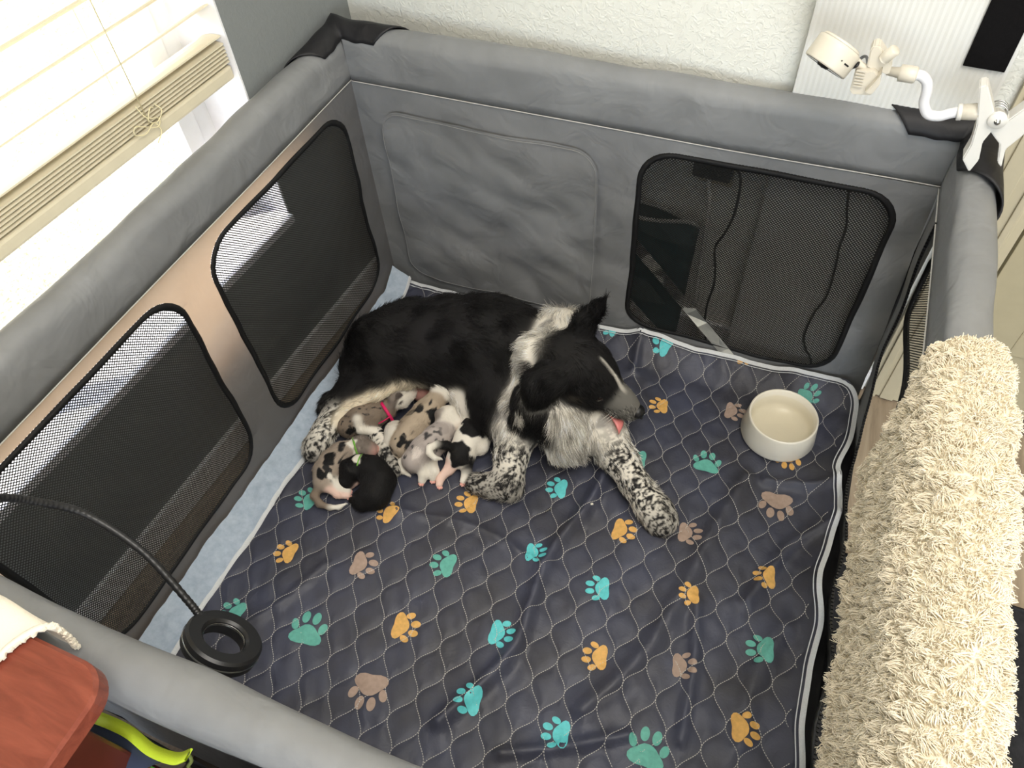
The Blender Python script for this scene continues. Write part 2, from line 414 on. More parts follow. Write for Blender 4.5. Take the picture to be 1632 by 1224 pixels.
def net_window(x0, x1, z0, z1, fmap, mat, r=.075, inset=.0, extra=None):
    R = rrect(x0, x1, z0, z1, r)
    V, F = panel2d(densify(R), [], .05); o = mk('mesh_window', fmap(V), F, mat, pen, smooth=False)
    D_ = densify(R, .02); P = fmap(np.array(D_)); C0 = P.mean(0)
    bt = MB(); n = len(P)
    inn = P + (C0 - P) / np.linalg.norm(C0 - P, axis=1)[:, None] * .014
    nrm = np.cross(P[1] - P[0], C0 - P[0]); nrm /= np.linalg.norm(nrm)
    cdir = np.array([.6, -.6, .3]); nrm = nrm if nrm @ cdir > 0 else -nrm
    mid = (P + inn) / 2 + nrm * .004
    VV = np.concatenate([P + nrm * .0005, mid, inn + nrm * .0005, (P + inn) / 2 - nrm * .003])
    for i in range(n):
        j = (i + 1) % n
        for k in range(4): bt.f.append((k * n + i, k * n + j, ((k + 1) % 4) * n + j, ((k + 1) % 4) * n + i))
    mk('binding', VV, bt.f, m_bind, o); return R
# left side panel, two mesh windows
w1 = rrect(-.569, -.059, ZB, ZT, .075); w2 = rrect(-1.166, -.656, ZB, ZT, .075)
V, F = panel2d(densify([(-D, 0), (0, 0), (0, HS), (-D, HS)]), [densify(w1), densify(w2)])
mk('left_panel', mapx(0, 1)(V), F, m_pen_thin, pen)
net_window(-.569, -.059, ZB, ZT, mapx(0, 1), m_net_x); net_window(-1.166, -.656, ZB, ZT, mapx(0, 1), m_net_x)
# back panel: sealed cover on the left, mesh window on the right
X3, W3 = .6672, .5064
w3 = rrect(X3, X3 + W3, ZB, ZT, .075)
V, F = panel2d(densify([(0, 0), (W + .04, 0), (W, HS), (0, HS)]), [densify(w3)], .025)
mk('back_panel', mapy(0, 2, .006)(V), F, m_pen, pen)
net_window(X3, X3 + W3, ZB, ZT, mapy(0, 2, .006), m_net_y)
cov = rrect(.06, .585, .07, .565, .055)
V, F = panel2d(densify(cov, .02), [], .02)
mp = mapy(-.004, 2, .006)
P = mp(V); P[:, 1] -= .004 + .004 * np.abs(nz(V[:, 0] + V[:, 1] * .6, V[:, 1], 5, 21))
mk('cover_panel', P, F, m_pen, pen)
L = np.array(densify(rrect(.064, .581, .074, .561, .052), .012)); P = mp(L); P[:, 1] -= .009
mk('stitching', *tube(P, .0006, 5, closed=True), simple('grey_thread', srgb(150, 150, 148), .8, var=.05), pen, kind='stuff')
# right side: door opening unzipped, only a low strip and a back strip are left
zc = [(-.105, .62), (-.105, .34), (-.12, .22), (-.15, .14), (-.2, .10), (-.3, .085), (-1.05, .085), (-1.1, .12), (-1.13, .3), (-1.13, .62)]
rout = [(0, 0), (0, HS)] + [tuple(p[:2]) for p in cr([(a, b, 0) for a, b in zc], 5)] + [(-D, HS), (-D, 0)]
def mapr(P):
    x = W + .045 * np.clip((HS - P[:, 1]) / HS, 0, 1) + .032 * np.clip(-P[:, 0] - .35, 0, .7) * np.clip((HS - P[:, 1]) / HS, 0, 1) + .006 * nz(P[:, 0], P[:, 1], 3, 31); return np.stack([x, P[:, 0], P[:, 1]], 1)
V, F = panel2d(densify(rout, .02), [], .025)
mk('right_panel', mapr(V), F, m_pen, pen)
zl = mapr(cr([(a, b, 0) for a, b in zc], 14)[:, :2]); zl[:, 0] -= .002
n = len(zl)
bt = MB()
ofs = np.gradient(zl, axis=0); nn = np.cross(ofs, np.array([1.0, 0, 0])); nn /= np.linalg.norm(nn, axis=1)[:, None]
V = np.concatenate([zl - nn * .014, zl + nn * .002 + np.array([-.003, 0, 0])])
zp = mk('zipper_tape', V, np.array([(i, i + 1, n + i + 1, n + i) for i in range(n - 1)]), m_black, pen)
tt = MB(); dl = np.linalg.norm(np.diff(zl, axis=0), axis=1); s = np.concatenate([[0], np.cumsum(dl)])
for q_ in np.arange(0, s[-1], .0075):
    p = np.array([np.interp(q_, s, zl[:, k]) for k in range(3)]); tt.add(*box(p, (.005, .0045, .0045), None, 0))
tt.build('zipper_teeth', m_mblack, zp, smooth=False, kind='stuff')
# door flap of mesh, hanging loose from the right rail
def flap(u, v):
    y = -.022 - 1.05 * u; zb = .37 + .10 * np.clip(1 - u / .06, 0, 1) ** 2 + .012 * np.sin(u * 14)
    z = .645 + (zb - .645) * v; x = 1.272 - .016 * v + .006 * np.sin(u * 22 + v * 3) * v
    return np.stack([x, y, z], 1)
fo = mk('door_flap', *grid(flap, np.linspace(0, 1, 60), np.linspace(0, 1, 10)), m_net_x, pen, label='black mesh door panel hanging outside the right rail')
fe = flap(np.concatenate([np.zeros(14), np.linspace(0, 1, 60)]), np.concatenate([np.linspace(0, 1, 14), np.ones(60)]))
mk('binding', *tube(fe, .0055, 6), m_bind, fo)
# front panel
V, F = panel2d(densify([(0, 0), (W + .04, 0), (W, HS), (0, HS)], .05), [], .05)
Pf = mapy(-D, 5)(V); Pf[:, 1] -= .05 * np.clip(1 - V[:, 1] / HS, 0, 1)
mk('front_panel', Pf, F, m_pen, pen)
# pen floor
mk('floor_sheet', *box((W / 2 + .02, -D / 2 - .022, .003), (W + .07, D + .055, .006)), m_black, pen, smooth=False)
# padded top rails (drop shaped sleeves)
def rail(name, p0, p1, out, length_seed, r=.031, h=.70):
    """p0->p1 inner seam line; out = outward unit vector"""
    p0 = np.array(p0, float); p1 = np.array(p1, float); out = np.array(out, float); L = np.linalg.norm(p1 - p0)
    cx, cz = .031, h - r
    prof = [(0.0, HS), (-.002, HS + .02), (-.001, HS + .04)]
    for k in range(13):
        t = math.radians(178 - k * 178 / 12); prof.append((cx + r * math.cos(t), cz + r * math.sin(t) ))
    prof += [(.061, .66), (.058, .637), (.044, .626), (.02, .6225)]
    prof = np.array(prof); n = len(prof)
    S = np.linspace(0, 1, int(L / .012) + 2); V = []
    for s_ in S:
        for k, (o_, z_) in enumerate(prof):
            q_ = s_ * L; w = .0022 * float(nz(q_, k * .02, 2.2, length_seed)) + .0012 * float(nz(q_ + k * .014, k * .03, 6, length_seed + 1))
            if k > 0 and k < n - 1: o2 = o_ + w; z2 = z_ + w * .8
            else: o2, z2 = o_, z_ + .0025 * float(nz(q_, 0, 1.2, length_seed + 2))
            base = p0 + (p1 - p0) * s_
            # mitre the ends
            ext = o2 * (2 * s_ - 1)
            V.append(base + out * o2 + (p1 - p0) / L * ext + np.array([0, 0, z2]))
    N = len(S); F = []
    for i in range(N - 1):
        for k in range(n):
            k2 = (k + 1) % n; F.append((i * n + k, i * n + k2, (i + 1) * n + k2, (i + 1) * n + k))
    o = mk(name, V, F, m_pen, pen)
    V = np.array(V).reshape(N, n, 3); sl = V[:, 0] - out * .0015 + np.array([0, 0, .0005])
    mk('seam_piping', *tube(sl, .0013, 5), m_thread, o)
    return o
rail('left_rail', (0, -D, 0), (0, 0, 0), (-1, 0, 0), 41, h=.722)
rail('back_rail', (0, 0, 0), (W, 0, 0), (0, 1, 0), 51, h=.735)
rail('right_rail', (W, 0, 0), (W, -D, 0), (1, 0, 0), 61, h=.722)
rail('front_rail', (W, -D, 0), (0, -D, 0), (0, -1, 0), 71, h=.722)
# corner posts
for x, y in ((-.02, .02), (W + .025, .02), (-.02, -D - .02), (W + .025, -D - .02)):
    mk('corner_post', *tube([(x, y, 0), (x, y, .6)], .013, 10), m_mblack, pen)

# corner caps of black nylon
def cap(cx, cy, sx, sy, l1, l2, seed, top=.742):
    """cover over the two rails meeting at (cx,cy); rails run along -sx and -sy"""
    def fn(u, v):
        # u -1..1 along: -1 end on rail A (x direction), +1 end on rail B (y direction); v 0..1 around
        out = []
        for a, b in zip(u, v):
            ang = PI * (1.10 - .96 * b); r = .0365 + .0012 * math.sin(7 * a + 4 * b)
            o = .031 + r * math.cos(ang) * -1; z = .692 + (top - .692 - .014 * max(a, 0)) * math.sin(ang) if math.sin(ang) > 0 else .692 + .05 * math.sin(ang)
            z += .0022 * math.sin(13 * a + 3 * b + seed) * (1 - abs(a)) + .004 * math.exp(-(a / .12) ** 2)
            # o: distance outward from inner seam
            if a < 0:
                t = -a; x = cx - sx * (t * l1) + sx * (o if False else 0); px = cx - sx * t * l1 + sx * o * (1 - t) ; py = cy + sy * o
                px = cx + sx * o * (1 - t) - sx * t * l1 * (1.0 - .5 * b ** 1.3)
            else:
                t = a; px = cx + sx * o; py = cy + sy * o * (1 - t) - sy * t * l2 * (1.0 - .5 * b ** 1.3)
            out.append((px, py, z))
        return np.array(out)
    return grid(fn, np.linspace(-1, 1, 33), np.linspace(0, 1, 15))
def cap_obj(*a):
    V, F = cap(*a); o = mk('corner_cap', V, F, m_black, pen, label='black nylon corner cover')
    sol = o.modifiers.new('t', 'SOLIDIFY'); sol.thickness = .003; return o
cap_obj(0, 0, -1, 1, .155, .14, 1.0, .742)
cap_obj(W, 0, 1, 1, .17, .15, 2.0, .742)

# ------------------------------------------------------------------ quilted pad
S_, L_ = .0325, .106
MX0, MX1, MY0, MY1 = .075, 1.238, -1.228, -.008
def edge_x(y): return 1.243 + .007 * nz(y * 1.0, y * 0, 4.2, 81) + .022 * np.clip(-y - .55, 0, .7)
def stitch_d(x, y):
    w = S_ / 2 * np.cos(2 * PI * y / L_); d = None
    for sg, off in ((1, 0), (-1, S_)):
        q_ = x - off - sg * w; q_ = np.abs(q_ - 2 * S_ * np.round(q_ / (2 * S_))); d = q_ if d is None else np.minimum(d, q_)
    return d
FOLDS = [[[(0.761, -0.341), (0.745, -0.497), (0.709, -0.624), (0.706, -0.745), (0.707, -0.868), (0.63, -1.034)], [(1.053, -0.314), (1.009, -0.495), (0.982, -0.653), (0.936, -0.805), (0.872, -0.916)], [(0.729, -0.101), (0.714, 0.006), (0.717, 0.054)], [(1.017, -0.64), (1.041, -0.764), (1.052, -0.903)], [(1.248, -0.358), (1.181, -0.43), (1.143, -0.512), (1.11, -0.604)], [(1.093, -0.307), (1.198, -0.285), (1.254, -0.256)], [(0.126, -0.658), (0.331, -0.669), (0.534, -0.642), (0.693, -0.676)], [(0.17, -1.021), (0.225, -0.943), (0.268, -0.838)], [(0.759, -1.041), (0.861, -0.989), (0.96, -0.928)], [(1.188, -0.629), (1.153, -0.758), (1.153, -0.874)]]]
FOLDS = FOLDS[0]
FA_ = [.022, .016, .014, .014, .015, .013, .008, .008, .013, .012]
FW_ = [.016, .02, .012, .012, .014, .012, .012, .012, .012, .02]
def polyd(x, y, L):
    d = np.full(x.shape, 9.0)
    for (x1, y1), (x2, y2) in zip(L[:-1], L[1:]):
        dx, dy = x2 - x1, y2 - y1; t = np.clip(((x - x1) * dx + (y - y1) * dy) / (dx * dx + dy * dy), 0, 1)
        d = np.minimum(d, np.hypot(x - x1 - t * dx, y - y1 - t * dy))
    return d
FS = [np.array(cr([(p[0], p[1], 0) for p in l], 5))[:, :2] for l in FOLDS]
def mat_h(x, y):
    x = np.asarray(x, float); y = np.asarray(y, float)
    d = stitch_d(x, y); h = .014 + .0030 * (1 - np.exp(-(d / .009) ** 1.5))
    h = h + .004 * nz(x, y, 1.7, 91) + .0022 * nz(x, y, 6, 92) + .0010 * nz(x, y, 16, 93)
    for L, a, w in zip(FS, FA_, FW_):
        dd = polyd(x, y, L); h = h + a * np.exp(-(dd / w) ** 2) 
    yb = np.clip((y + .085) / .077, 0, 1); bx = np.clip((x - .5) / .2, 0, 1) * .75 + .25
    h = h + yb ** 1.5 * (.046 + .010 * nz(x, x * 0, 3.3, 94)) * bx
    xr = np.clip((x - edge_x(y) + .07) / .07, 0, 1); h = h + xr ** 2 * (.030 + .010 * nz(y, y * 0, 4, 95))
    cr_ = np.clip(1 - np.hypot(x - 1.22, y + .02) / .16, 0, 1); h = h + cr_ * .03
    return h
def mat_pt(s, t):
    """s 0..1 across, t 0..1 front to back"""
    y = MY0 + (MY1 - MY0) * t
    x1 = edge_x(y); 
    c = np.clip((y + .075) / .067, 0, 1); x1 = x1 - .05 * (1 - np.sqrt(np.clip(1 - c * c, 0, 1)))
    x = MX0 - .045 + (x1 - MX0 + .045) * s
    return x, y
q = M('navy_quilted_nylon', srgb(52, 54, 66), .48, .45)
q.base(q.ramp(q.noise(7, 4), [(.35, srgb(58, 58, 66)), (.65, srgb(66, 69, 86))])); q.bump(q.noise(45, 5, rough=.65, dist=2.0), .22, .006); q.bump(q.noise(1500, 1), .1, .0003)
m_quilt = q.m
q = M('pale_blue_backing', srgb(176, 190, 206), .8, .2); q.base(q.ramp(q.noise(55, 5, rough=.7), [(.3, srgb(160, 175, 192)), (.7, srgb(188, 200, 214))])); m_back = q.m
m_white = simple('white_overlock_thread', srgb(215, 218, 220), .8, var=.06, scale=400, bump=.5, bscale=700)
pad = thing('quilted_pad', (.66, -.6, .008), 'navy quilted whelping pad with coloured paw prints, covering the playpen floor', 'pad')
def fn(s, t):
    x, y = mat_pt(s, t); return np.stack([x, y, mat_h(x, y)], 1)
mk('quilted_top', *grid(fn, np.linspace(0, 1, 420), np.linspace(0, 1, 420)), m_quilt, pad)
# stitches
sv = []; sf = []
for i in range(0, 39):
    ys = np.arange(MY0 + .004, MY1 - .004, .0008); xs = i * S_ + (1 if i % 2 == 0 else -1) * S_ / 2 * np.cos(2 * PI * ys / L_)
    s = np.concatenate([[0], np.cumsum(np.hypot(np.diff(xs), np.diff(ys)))])
    a = np.arange(0, s[-1] - .004, .0046)
    xa, ya = np.interp(a, s, xs), np.interp(a, s, ys); xb, yb = np.interp(a + .0030, s, xs), np.interp(a + .0030, s, ys)
    ok = (xa > MX0) & (xa < edge_x(ya) - .022)
    xa, ya, xb, yb = xa[ok], ya[ok], xb[ok], yb[ok]
    dx, dy = xb - xa, yb - ya; l = np.hypot(dx, dy); px, py = -dy / l * .0006, dx / l * .0006
    za, zb = mat_h(xa, ya) + .0021, mat_h(xb, yb) + .0021
    n0 = sum(len(k) for k in sv); n = len(xa)
    sv.append(np.concatenate([np.stack([xa + px, ya + py, za], 1), np.stack([xa - px, ya - py, za], 1), np.stack([xb - px, yb - py, zb], 1), np.stack([xb + px, yb + py, zb], 1)]))
    k = np.arange(n); sf.append(np.stack([k, k + n, k + 2 * n, k + 3 * n], 1) + n0)
mk('stitching', np.concatenate(sv), np.concatenate(sf), m_thread, pad, smooth=False, kind='stuff')
# overlocked edge: back and right
tt = np.linspace(.02, 1, 160)
ex, ey = mat_pt(np.ones(160), tt)
eb_s = np.linspace(1, .0, 120)[1:]
bx_, by_ = mat_pt(eb_s, np.ones(119))
EX = np.concatenate([ex, bx_]); EY = np.concatenate([ey, by_])
E3 = np.stack([EX, EY, mat_h(EX, EY)], 1)
for _ in range(2): E3[1:-1] = (E3[:-2] + 2 * E3[1:-1] + E3[2:]) / 4
tg = np.gradient(E3, axis=0); tg /= np.linalg.norm(tg, axis=1)[:, None]
inw = np.cross(np.array([0, 0, 1.0]), tg); inw /= np.linalg.norm(inw, axis=1)[:, None]
def ribbon(P, Nn, w0, w1, lift, h=.0018):
    def surf(d, up):
        q_ = P + Nn * d; z = np.maximum(mat_h(q_[:, 0], q_[:, 1]), P[:, 2] - .004) if d > .001 else P[:, 2]
        q_ = q_.copy(); q_[:, 2] = z + up; return q_
    V = np.concatenate([surf(w0, lift), surf((w0 + w1) / 2, lift + h), surf(w1, lift)]); n = len(P)
    F = [(k * n + i, k * n + i + 1, (k + 1) * n + i + 1, (k + 1) * n + i) for k in range(2) for i in range(n - 1)]
    return V, np.array(F)
mk('edge_binding', *ribbon(E3, inw, -.002, .0075, .0012), m_white, pad)
mk('edge_seam', *ribbon(E3, inw, .0125, .0145, .0015, .0006), m_white, pad)
# folded over border on the left
def strip(u, v):
    y = -1.226 + 1.211 * v; x1 = .078 + .004 * nz(y, y * 0, 2, 97) - .02 * np.clip((y + .45) / .45, 0, 1); x0 = .006
    x = x0 + (x1 - x0) * u
    z = np.maximum(mat_h(np.maximum(x, .03), y) + .004, .016) + .012 * np.sin(np.clip(u, 0, 1) * PI) * .6 + .018 * (1 - u) ** 3 + .003 * nz(x, y, 5, 98)
    z = z + .035 * np.clip((y + .07) / .055, 0, 1) * (1 - .4 * u)
    return np.stack([x, y, z], 1)
fo = mk('folded_border', *grid(strip, np.linspace(0, 1, 24), np.linspace(0, 1, 160)), m_back, pad, label='pale blue underside of the pad folded over along the left wall')
e = strip(np.ones(160), np.linspace(0, 1, 160)); e2 = strip(np.full(160, .86), np.linspace(0, 1, 160)); e3 = strip(np.full(160, .93), np.linspace(0, 1, 160))
n = 160; V = np.concatenate([e + np.array([.002, 0, -.003]), e3 + np.array([.004, 0, .0022]), e2 + np.array([.004, 0, .0012])])
mk('edge_binding', V, np.array([(k * n + i, k * n + i + 1, (k + 1) * n + i + 1, (k + 1) * n + i) for k in range(2) for i in range(n - 1)]), m_white, fo)
# paw prints: flat print on the pad
PAWS = [(0.137, -0.711, 3.1, 0.052, 't'), (0.487, -0.594, -2.962, 0.05, 'o'), (0.662, -0.485, -3.006, 0.048, 'c'), (0.331, -0.679, 2.82, 0.048, 'o'), (0.169, -0.844, -3.031, 0.05, 'o'), (0.344, -0.809, 0.103, 0.056, 'b'), (0.501, -0.746, -3.102, 0.054, 't'), (0.676, -0.652, 0.214, 0.046, 'c'), (0.836, -0.537, 0.0, 0.052, 'o'), (0.968, -0.496, 0.087, 0.05, 'b'), (1.127, -0.361, -1.474, 0.068, 'b'), (1.131, -0.237, -1.434, 0.05, 'o'), (0.961, -0.305, 1.656, 0.058, 't'), (0.991, -0.141, 0.0, 0.048, 'b'), (0.816, -0.185, -2.952, 0.046, 'o'), (0.777, -0.02, 2.769, 0.048, 'c'), (0.972, 0.003, -3.055, 0.044, 'o'), (0.635, -0.004, 2.969, 0.044, 'c'), (1.145, -0.051, 0.785, 0.046, 't'), (0.806, -0.354, -3.006, 0.052, 't'), (0.823, -0.681, -2.863, 0.05, 'c'), (0.999, -0.634, -2.908, 0.042, 'o'), (1.133, -0.54, -2.871, 0.045, 'o'), (0.139, -0.999, -3.098, 0.052, 't'), (0.305, -0.971, 1.761, 0.068, 't'), (0.488, -0.895, 0.153, 0.056, 'o'), (0.675, -0.839, 0.087, 0.052, 'c'), (0.861, -0.815, -2.953, 0.05, 'o'), (1.025, -0.773, 0.197, 0.046, 'b'), (1.152, -0.689, -2.944, 0.052, 't'), (0.479, -1.034, -1.347, 0.07, 'b'), (0.664, -0.978, -3.051, 0.052, 'c'), (0.838, -0.973, -2.993, 0.052, 'c'), (1.001, -0.937, 1.571, 0.068, 't'), (1.155, -0.842, 0.245, 0.054, 'o')]
m_paw = {'t': simple('paw_ink_teal', srgb(98, 172, 158), .6, var=.12, scale=120), 'c': simple('paw_ink_aqua', srgb(96, 200, 204), .6, var=.1, scale=120), 'o': simple('paw_ink_orange', srgb(218, 170, 96), .6, var=.12, scale=120), 'b': simple('paw_ink_beige', srgb(166, 144, 130), .6, var=.1, scale=120)}
def blob(cx, cy, rx, ry, rot, n=20, k=None):
    P = [(cx, cy)]
    for rr in (.5, 1.0):
        for i in range(n):
            t = 2 * PI * i / n; x, y = rx * rr * math.cos(t), ry * rr * math.sin(t)
            if k == 'pad':  # rounded triangle with two lobes at the rear
                r_ = 1 + .16 * math.cos(3 * t) - .10 * math.cos(2 * t); x *= r_; y *= r_
            P.append((cx + x * math.cos(rot) - y * math.sin(rot), cy + x * math.sin(rot) + y * math.cos(rot)))
    F = [(0, 1 + i, 1 + (i + 1) % n) for i in range(n)] + [(1 + i, 1 + n + i, 1 + n + (i + 1) % n, 1 + (i + 1) % n) for i in range(n)]
    return P, F
for (px, py, ang, size, c) in PAWS:
    V = []; F = []
    shapes = [(-.20, 0, .29, .40, 0, 'pad'), (.06, -.40, .16, .105, -.35, None), (.30, -.155, .175, .115, -.08, None), (.30, .155, .175, .115, .08, None), (.06, .40, .16, .105, .35, None)]
    for (x, y, rx, ry, rot, k) in shapes:
        P, f = blob(x, y, rx, ry, rot, 22, k); n0 = len(V); V += P; F += [tuple(i + n0 for i in q_) for q_ in f]
    V = np.array(V) * size * 1.07; ca, sa = math.cos(ang), math.sin(ang)
    X_, Y_ = px + V[:, 0] * ca - V[:, 1] * sa, py + V[:, 0] * sa + V[:, 1] * ca
    keep = (Y_ < -.012)
    Y_ = np.minimum(Y_, -.012)
    mk('paw_print', np.stack([X_, Y_, mat_h(X_, Y_) + .0017], 1), F, m_paw[c], pad)
# ------------------------------------------------------------------ water bowl
bc = (1.094, -0.171, 0.05)
bx0, by0 = bc[0], bc[1]
bz = float(mat_h(np.array([bx0]), np.array([by0]))[0]) + .003
bowl = thing('water_bowl', (bx0, by0, bz), 'cream ceramic water bowl standing on the pad in the right back corner', 'bowl')
prof = [(0, 0), (.076, 0), (.0825, .003), (.084, .008), (.077, .063), (.0765, .067), (.075, .0695), (.0725, .069), (.071, .066), (.068, .03), (.06, .018), (.04, .013), (0, .012)]
mk('body', *lathe(prof, (bx0, by0, bz), n=72), m_ceram, bowl)
mk('water', *lathe([(0, .0), (.0700, 0)], (bx0, by0, bz + .052), n=64), m_water, bowl)

# ------------------------------------------------------------------ ring lamp on a gooseneck
rc = np.array((0.488, -1.159, 0.625)); rn_ = np.array((0.2985, 0.6839, 0.6657))
ring = thing('ring_lamp', tuple(rc), 'black ring lamp head on a flexible gooseneck, hanging inside the front left corner', 'lamp')
RR = 0.0461
rw = RR * .44
def rprof(r0, r1, h0, h1, bv): return [(r0, h0 + bv), (r0 + bv, h0), (r1 - bv, h0), (r1, h0 + bv), (r1, h1 - bv), (r1 - bv, h1), (r0 + bv, h1), (r0, h1 - bv), (r0, h0 + bv)]
hh = RR * .24
mk('ring', *lathe(rprof(RR - rw, RR, -hh, hh, .003), rc, rn_, 96), m_mblack, ring, smooth=False)
mk('trim_band', *lathe([(RR + .0004, -.0012), (RR + .0011, 0), (RR + .0004, .0012)], rc, rn_, 64), m_metal, ring, label='silver line around the rim')
mk('trim_band', *lathe([(RR - rw - .0004, hh * .30), (RR - rw - .0014, hh * .45), (RR - rw - .0004, hh * .6)], rc, rn_, 64), m_metal, ring)
gp = [(0.455, -1.147, 0.63), (0.433, -1.136, 0.65), (0.373, -1.115, 0.7), (0.313, -1.112, 0.745), (0.286, -1.129, 0.785), (0.276, -1.148, 0.82), (0.277, -1.183, 0.87), (.12, -1.22, .93), (.03, -1.3, .92), (.0, -1.36, .83)]
gl = cr(gp, 26)
gr = .0046 + .0004 * np.sin(np.arange(len(gl)) * 2.1)
mk('gooseneck', *tube(gl, gr, 10), m_mblack, ring)
mk('ferrule', *tube([gp[0], tuple(np.array(gp[0]) * .6 + np.array(gp[1]) * .4)], .0062, 12), m_mblack, ring)
mk('clamp', *box((.0, -1.37, .803), (.035, .05, .045), None, .004), m_mblack, ring, smooth=False)

# ------------------------------------------------------------------ wooden side table with runner
q = M('reddish_varnished_wood', srgb(160, 84, 62), .35, .45)
n1 = q.noise(5, 5, q.coords('Object', (2, 14, 14)), .6, 1.0)
q.base(q.ramp(n1, [(.3, srgb(112, 52, 38)), (.7, srgb(142, 74, 56))])); q.bump(n1, .06, .001); m_red = q.m
m_red_shade = simple('dark_red_wood_shaded', srgb(92, 42, 30), .35, .45, var=.15, scale=14)  # red wood, darkened in colour for the shade below the tabletop
TZ = .78
ta, tb, tc_, td = (0.372, -1.244, 0.78), (0.469, -1.249, 0.78), (0.499, -1.266, 0.78), (0.491, -1.336, 0.78)
tx1 = 0.495; ty1 = -1.247
table = thing('side_table', (.2, -1.5, 0), 'reddish brown wooden side table with a rounded corner beside the playpen', 'table')
R_ = .035
out = [(-.04, -1.95), (tx1 - .004, -1.95), (tx1 - .004, ty1 - R_)] + [(tx1 - .004 - R_ + R_ * math.cos(t), ty1 - R_ + R_ * math.sin(t)) for t in np.linspace(0, PI / 2, 9)[1:]] + [(-.04, ty1)]
def slab(out, z0, z1, bv=.004):
    V = []; n = len(out); c = np.mean(out, axis=0)
    def ins(d): return [tuple(np.array(p) + (c - np.array(p)) / np.linalg.norm(c - np.array(p)) * d) for p in out]
    lv = [(ins(bv), z0), (out, z0 + bv), (out, z1 - bv), (ins(bv), z1)]
    for L_, z in lv: V += [(x, y, z) for x, y in L_]
    F = [(k * n + i, k * n + (i + 1) % n, (k + 1) * n + (i + 1) % n, (k + 1) * n + i) for k in range(3) for i in range(n)]
    F += [tuple(range(n))[::-1], tuple(range(3 * n, 4 * n))]
    return V, F
mk('tabletop', *slab(out, TZ - .028, TZ), m_red, table, smooth=False)
mk('apron', *slab([(-.02, -1.9), (tx1 - .11, -1.9), (tx1 - .11, ty1 - .06), (-.02, ty1 - .06)], TZ - .11, TZ - .028), m_red_shade, table, smooth=False)
for x, y in ((.0, ty1 - .06), (tx1 - .12, ty1 - .07), (.0, -1.88), (tx1 - .12, -1.88)):
    mk('leg', *box((x, y, (TZ - .1) / 2 - .002), (.045, .045, TZ - .1), None, .004), m_red_shade, table, smooth=False)
q = M('cream_cotton', srgb(228, 220, 204), .9, .1); q.bump(q.noise(700, 3), .5, .001); q.bump(q.noise(40, 4), .4, .004); m_cot = q.m
rx1 = 0.388
def runner(u, v):
    # u across (x), v along y: hangs over the back edge
    x = .07 + (rx1 + .012 - .07) * u; s = v * .34
    yb = ty1 + .010; y = np.where(s < .06, yb + .004, yb - (s - .06)); z = np.where(s < .06, TZ + .006 - (.06 - s), TZ + .006)
    z = z + .004 * np.sin(u * 17 + v * 3) * (s > .05) * (s < .14) + .003
    y = y + .004 * nz(x, s, 8, 141); x = x + .006 * np.sin(s * 60) * (u > .95) - .5 * np.clip(s - .06, 0, 1) 
    return np.stack([x, y, z + .0015 * nz(x, s, 14, 142)], 1)
rn2 = mk('table_runner', *grid(runner, np.linspace(0, 1, 40), np.linspace(0, 1, 50)), m_cot, None, origin=(.2, ty1, TZ))
tag(rn2, 'cream cloth runner draped over the back edge of the wooden side table', 'cloth')
e = np.concatenate([runner(np.ones(50), np.linspace(0, 1, 50))])
tr = MB()
for i in range(len(e) * 3 - 3):
    p = np.array([np.interp(i / 3, np.arange(len(e)), e[:, k]) for k in range(3)]); d = .004 + .002 * math.sin(i * 2.1)
    tr.add(*box(p + np.array([d * .7, 0, 0]), (.006, .0035, .003), Matrix.Rotation(i * .8, 3, 'Z')))
tr.build('crochet_trim', m_cot, rn2, smooth=False, kind='stuff')
mk('hem', *tube(cr(e[::3], 3), .0035, 6), m_cot, rn2)

# ------------------------------------------------------------------ bag with lime strips, on the floor in front of the playpen
m_navy = fabric('navy_canvas', srgb(58, 66, 88), .8); m_lime = simple('lime_webbing', srgb(202, 222, 52), .6, var=.06, bump=.4, bscale=600)
m_green = simple('green_webbing', srgb(110, 205, 90), .6, var=.06)
BZ = .5
lp = [(0.305, -1.273, 0.5), (0.351, -1.27, 0.51), (0.383, -1.27, 0.505), (0.419, -1.276, 0.5), (0.452, -1.273, 0.5), (0.468, -1.263, 0.505)]
lp = [np.array(p) for p in lp]
bag = thing('bag', (float(np.mean([p[0] for p in lp])), -1.36, 0), 'navy canvas bag with a lime strip, standing under the wooden side table by the playpen', 'bag')
top = cr(lp, 10)
def bagf(u, v):
    # u along the strip, v from the lime edge over the front to the floor
    o = []
    for a, b in zip(u, v):
        i = a * (len(top) - 1); p = np.array([np.interp(i, np.arange(len(top)), top[:, k]) for k in range(3)])
        bulge = .05 * math.sin(min(1, b) * PI) * (.6 + .4 * math.sin(a * PI)); d = np.array([-.12, -.10, 0])
        o.append(p + d * min(b * 2.2, 1) * .9 + np.array([-.01, -.25, 0]) * bulge + np.array([0, 0, -(b ** 2.2) * (p[2] - .002)]))
    o = np.array(o); o[:, 2] = np.maximum(o[:, 2] + .008 * nz(o[:, 0], o[:, 1], 9, 151), 0.0); return o
mk('bag_body', *grid(bagf, np.linspace(0, 1, 50), np.linspace(0, 1, 40)), m_navy, bag)
def bagback(u, v):
    i = u * (len(top) - 1); P = np.stack([np.interp(i, np.arange(len(top)), top[:, k]) for k in range(3)], 1)
    P[:, 1] = np.minimum(P[:, 1] + .012 * v, -1.272); P[:, 2] *= (1 - v); return P
mk('bag_back', *grid(bagback, np.linspace(0, 1, 30), np.linspace(0, 1, 12)), m_black, bag)
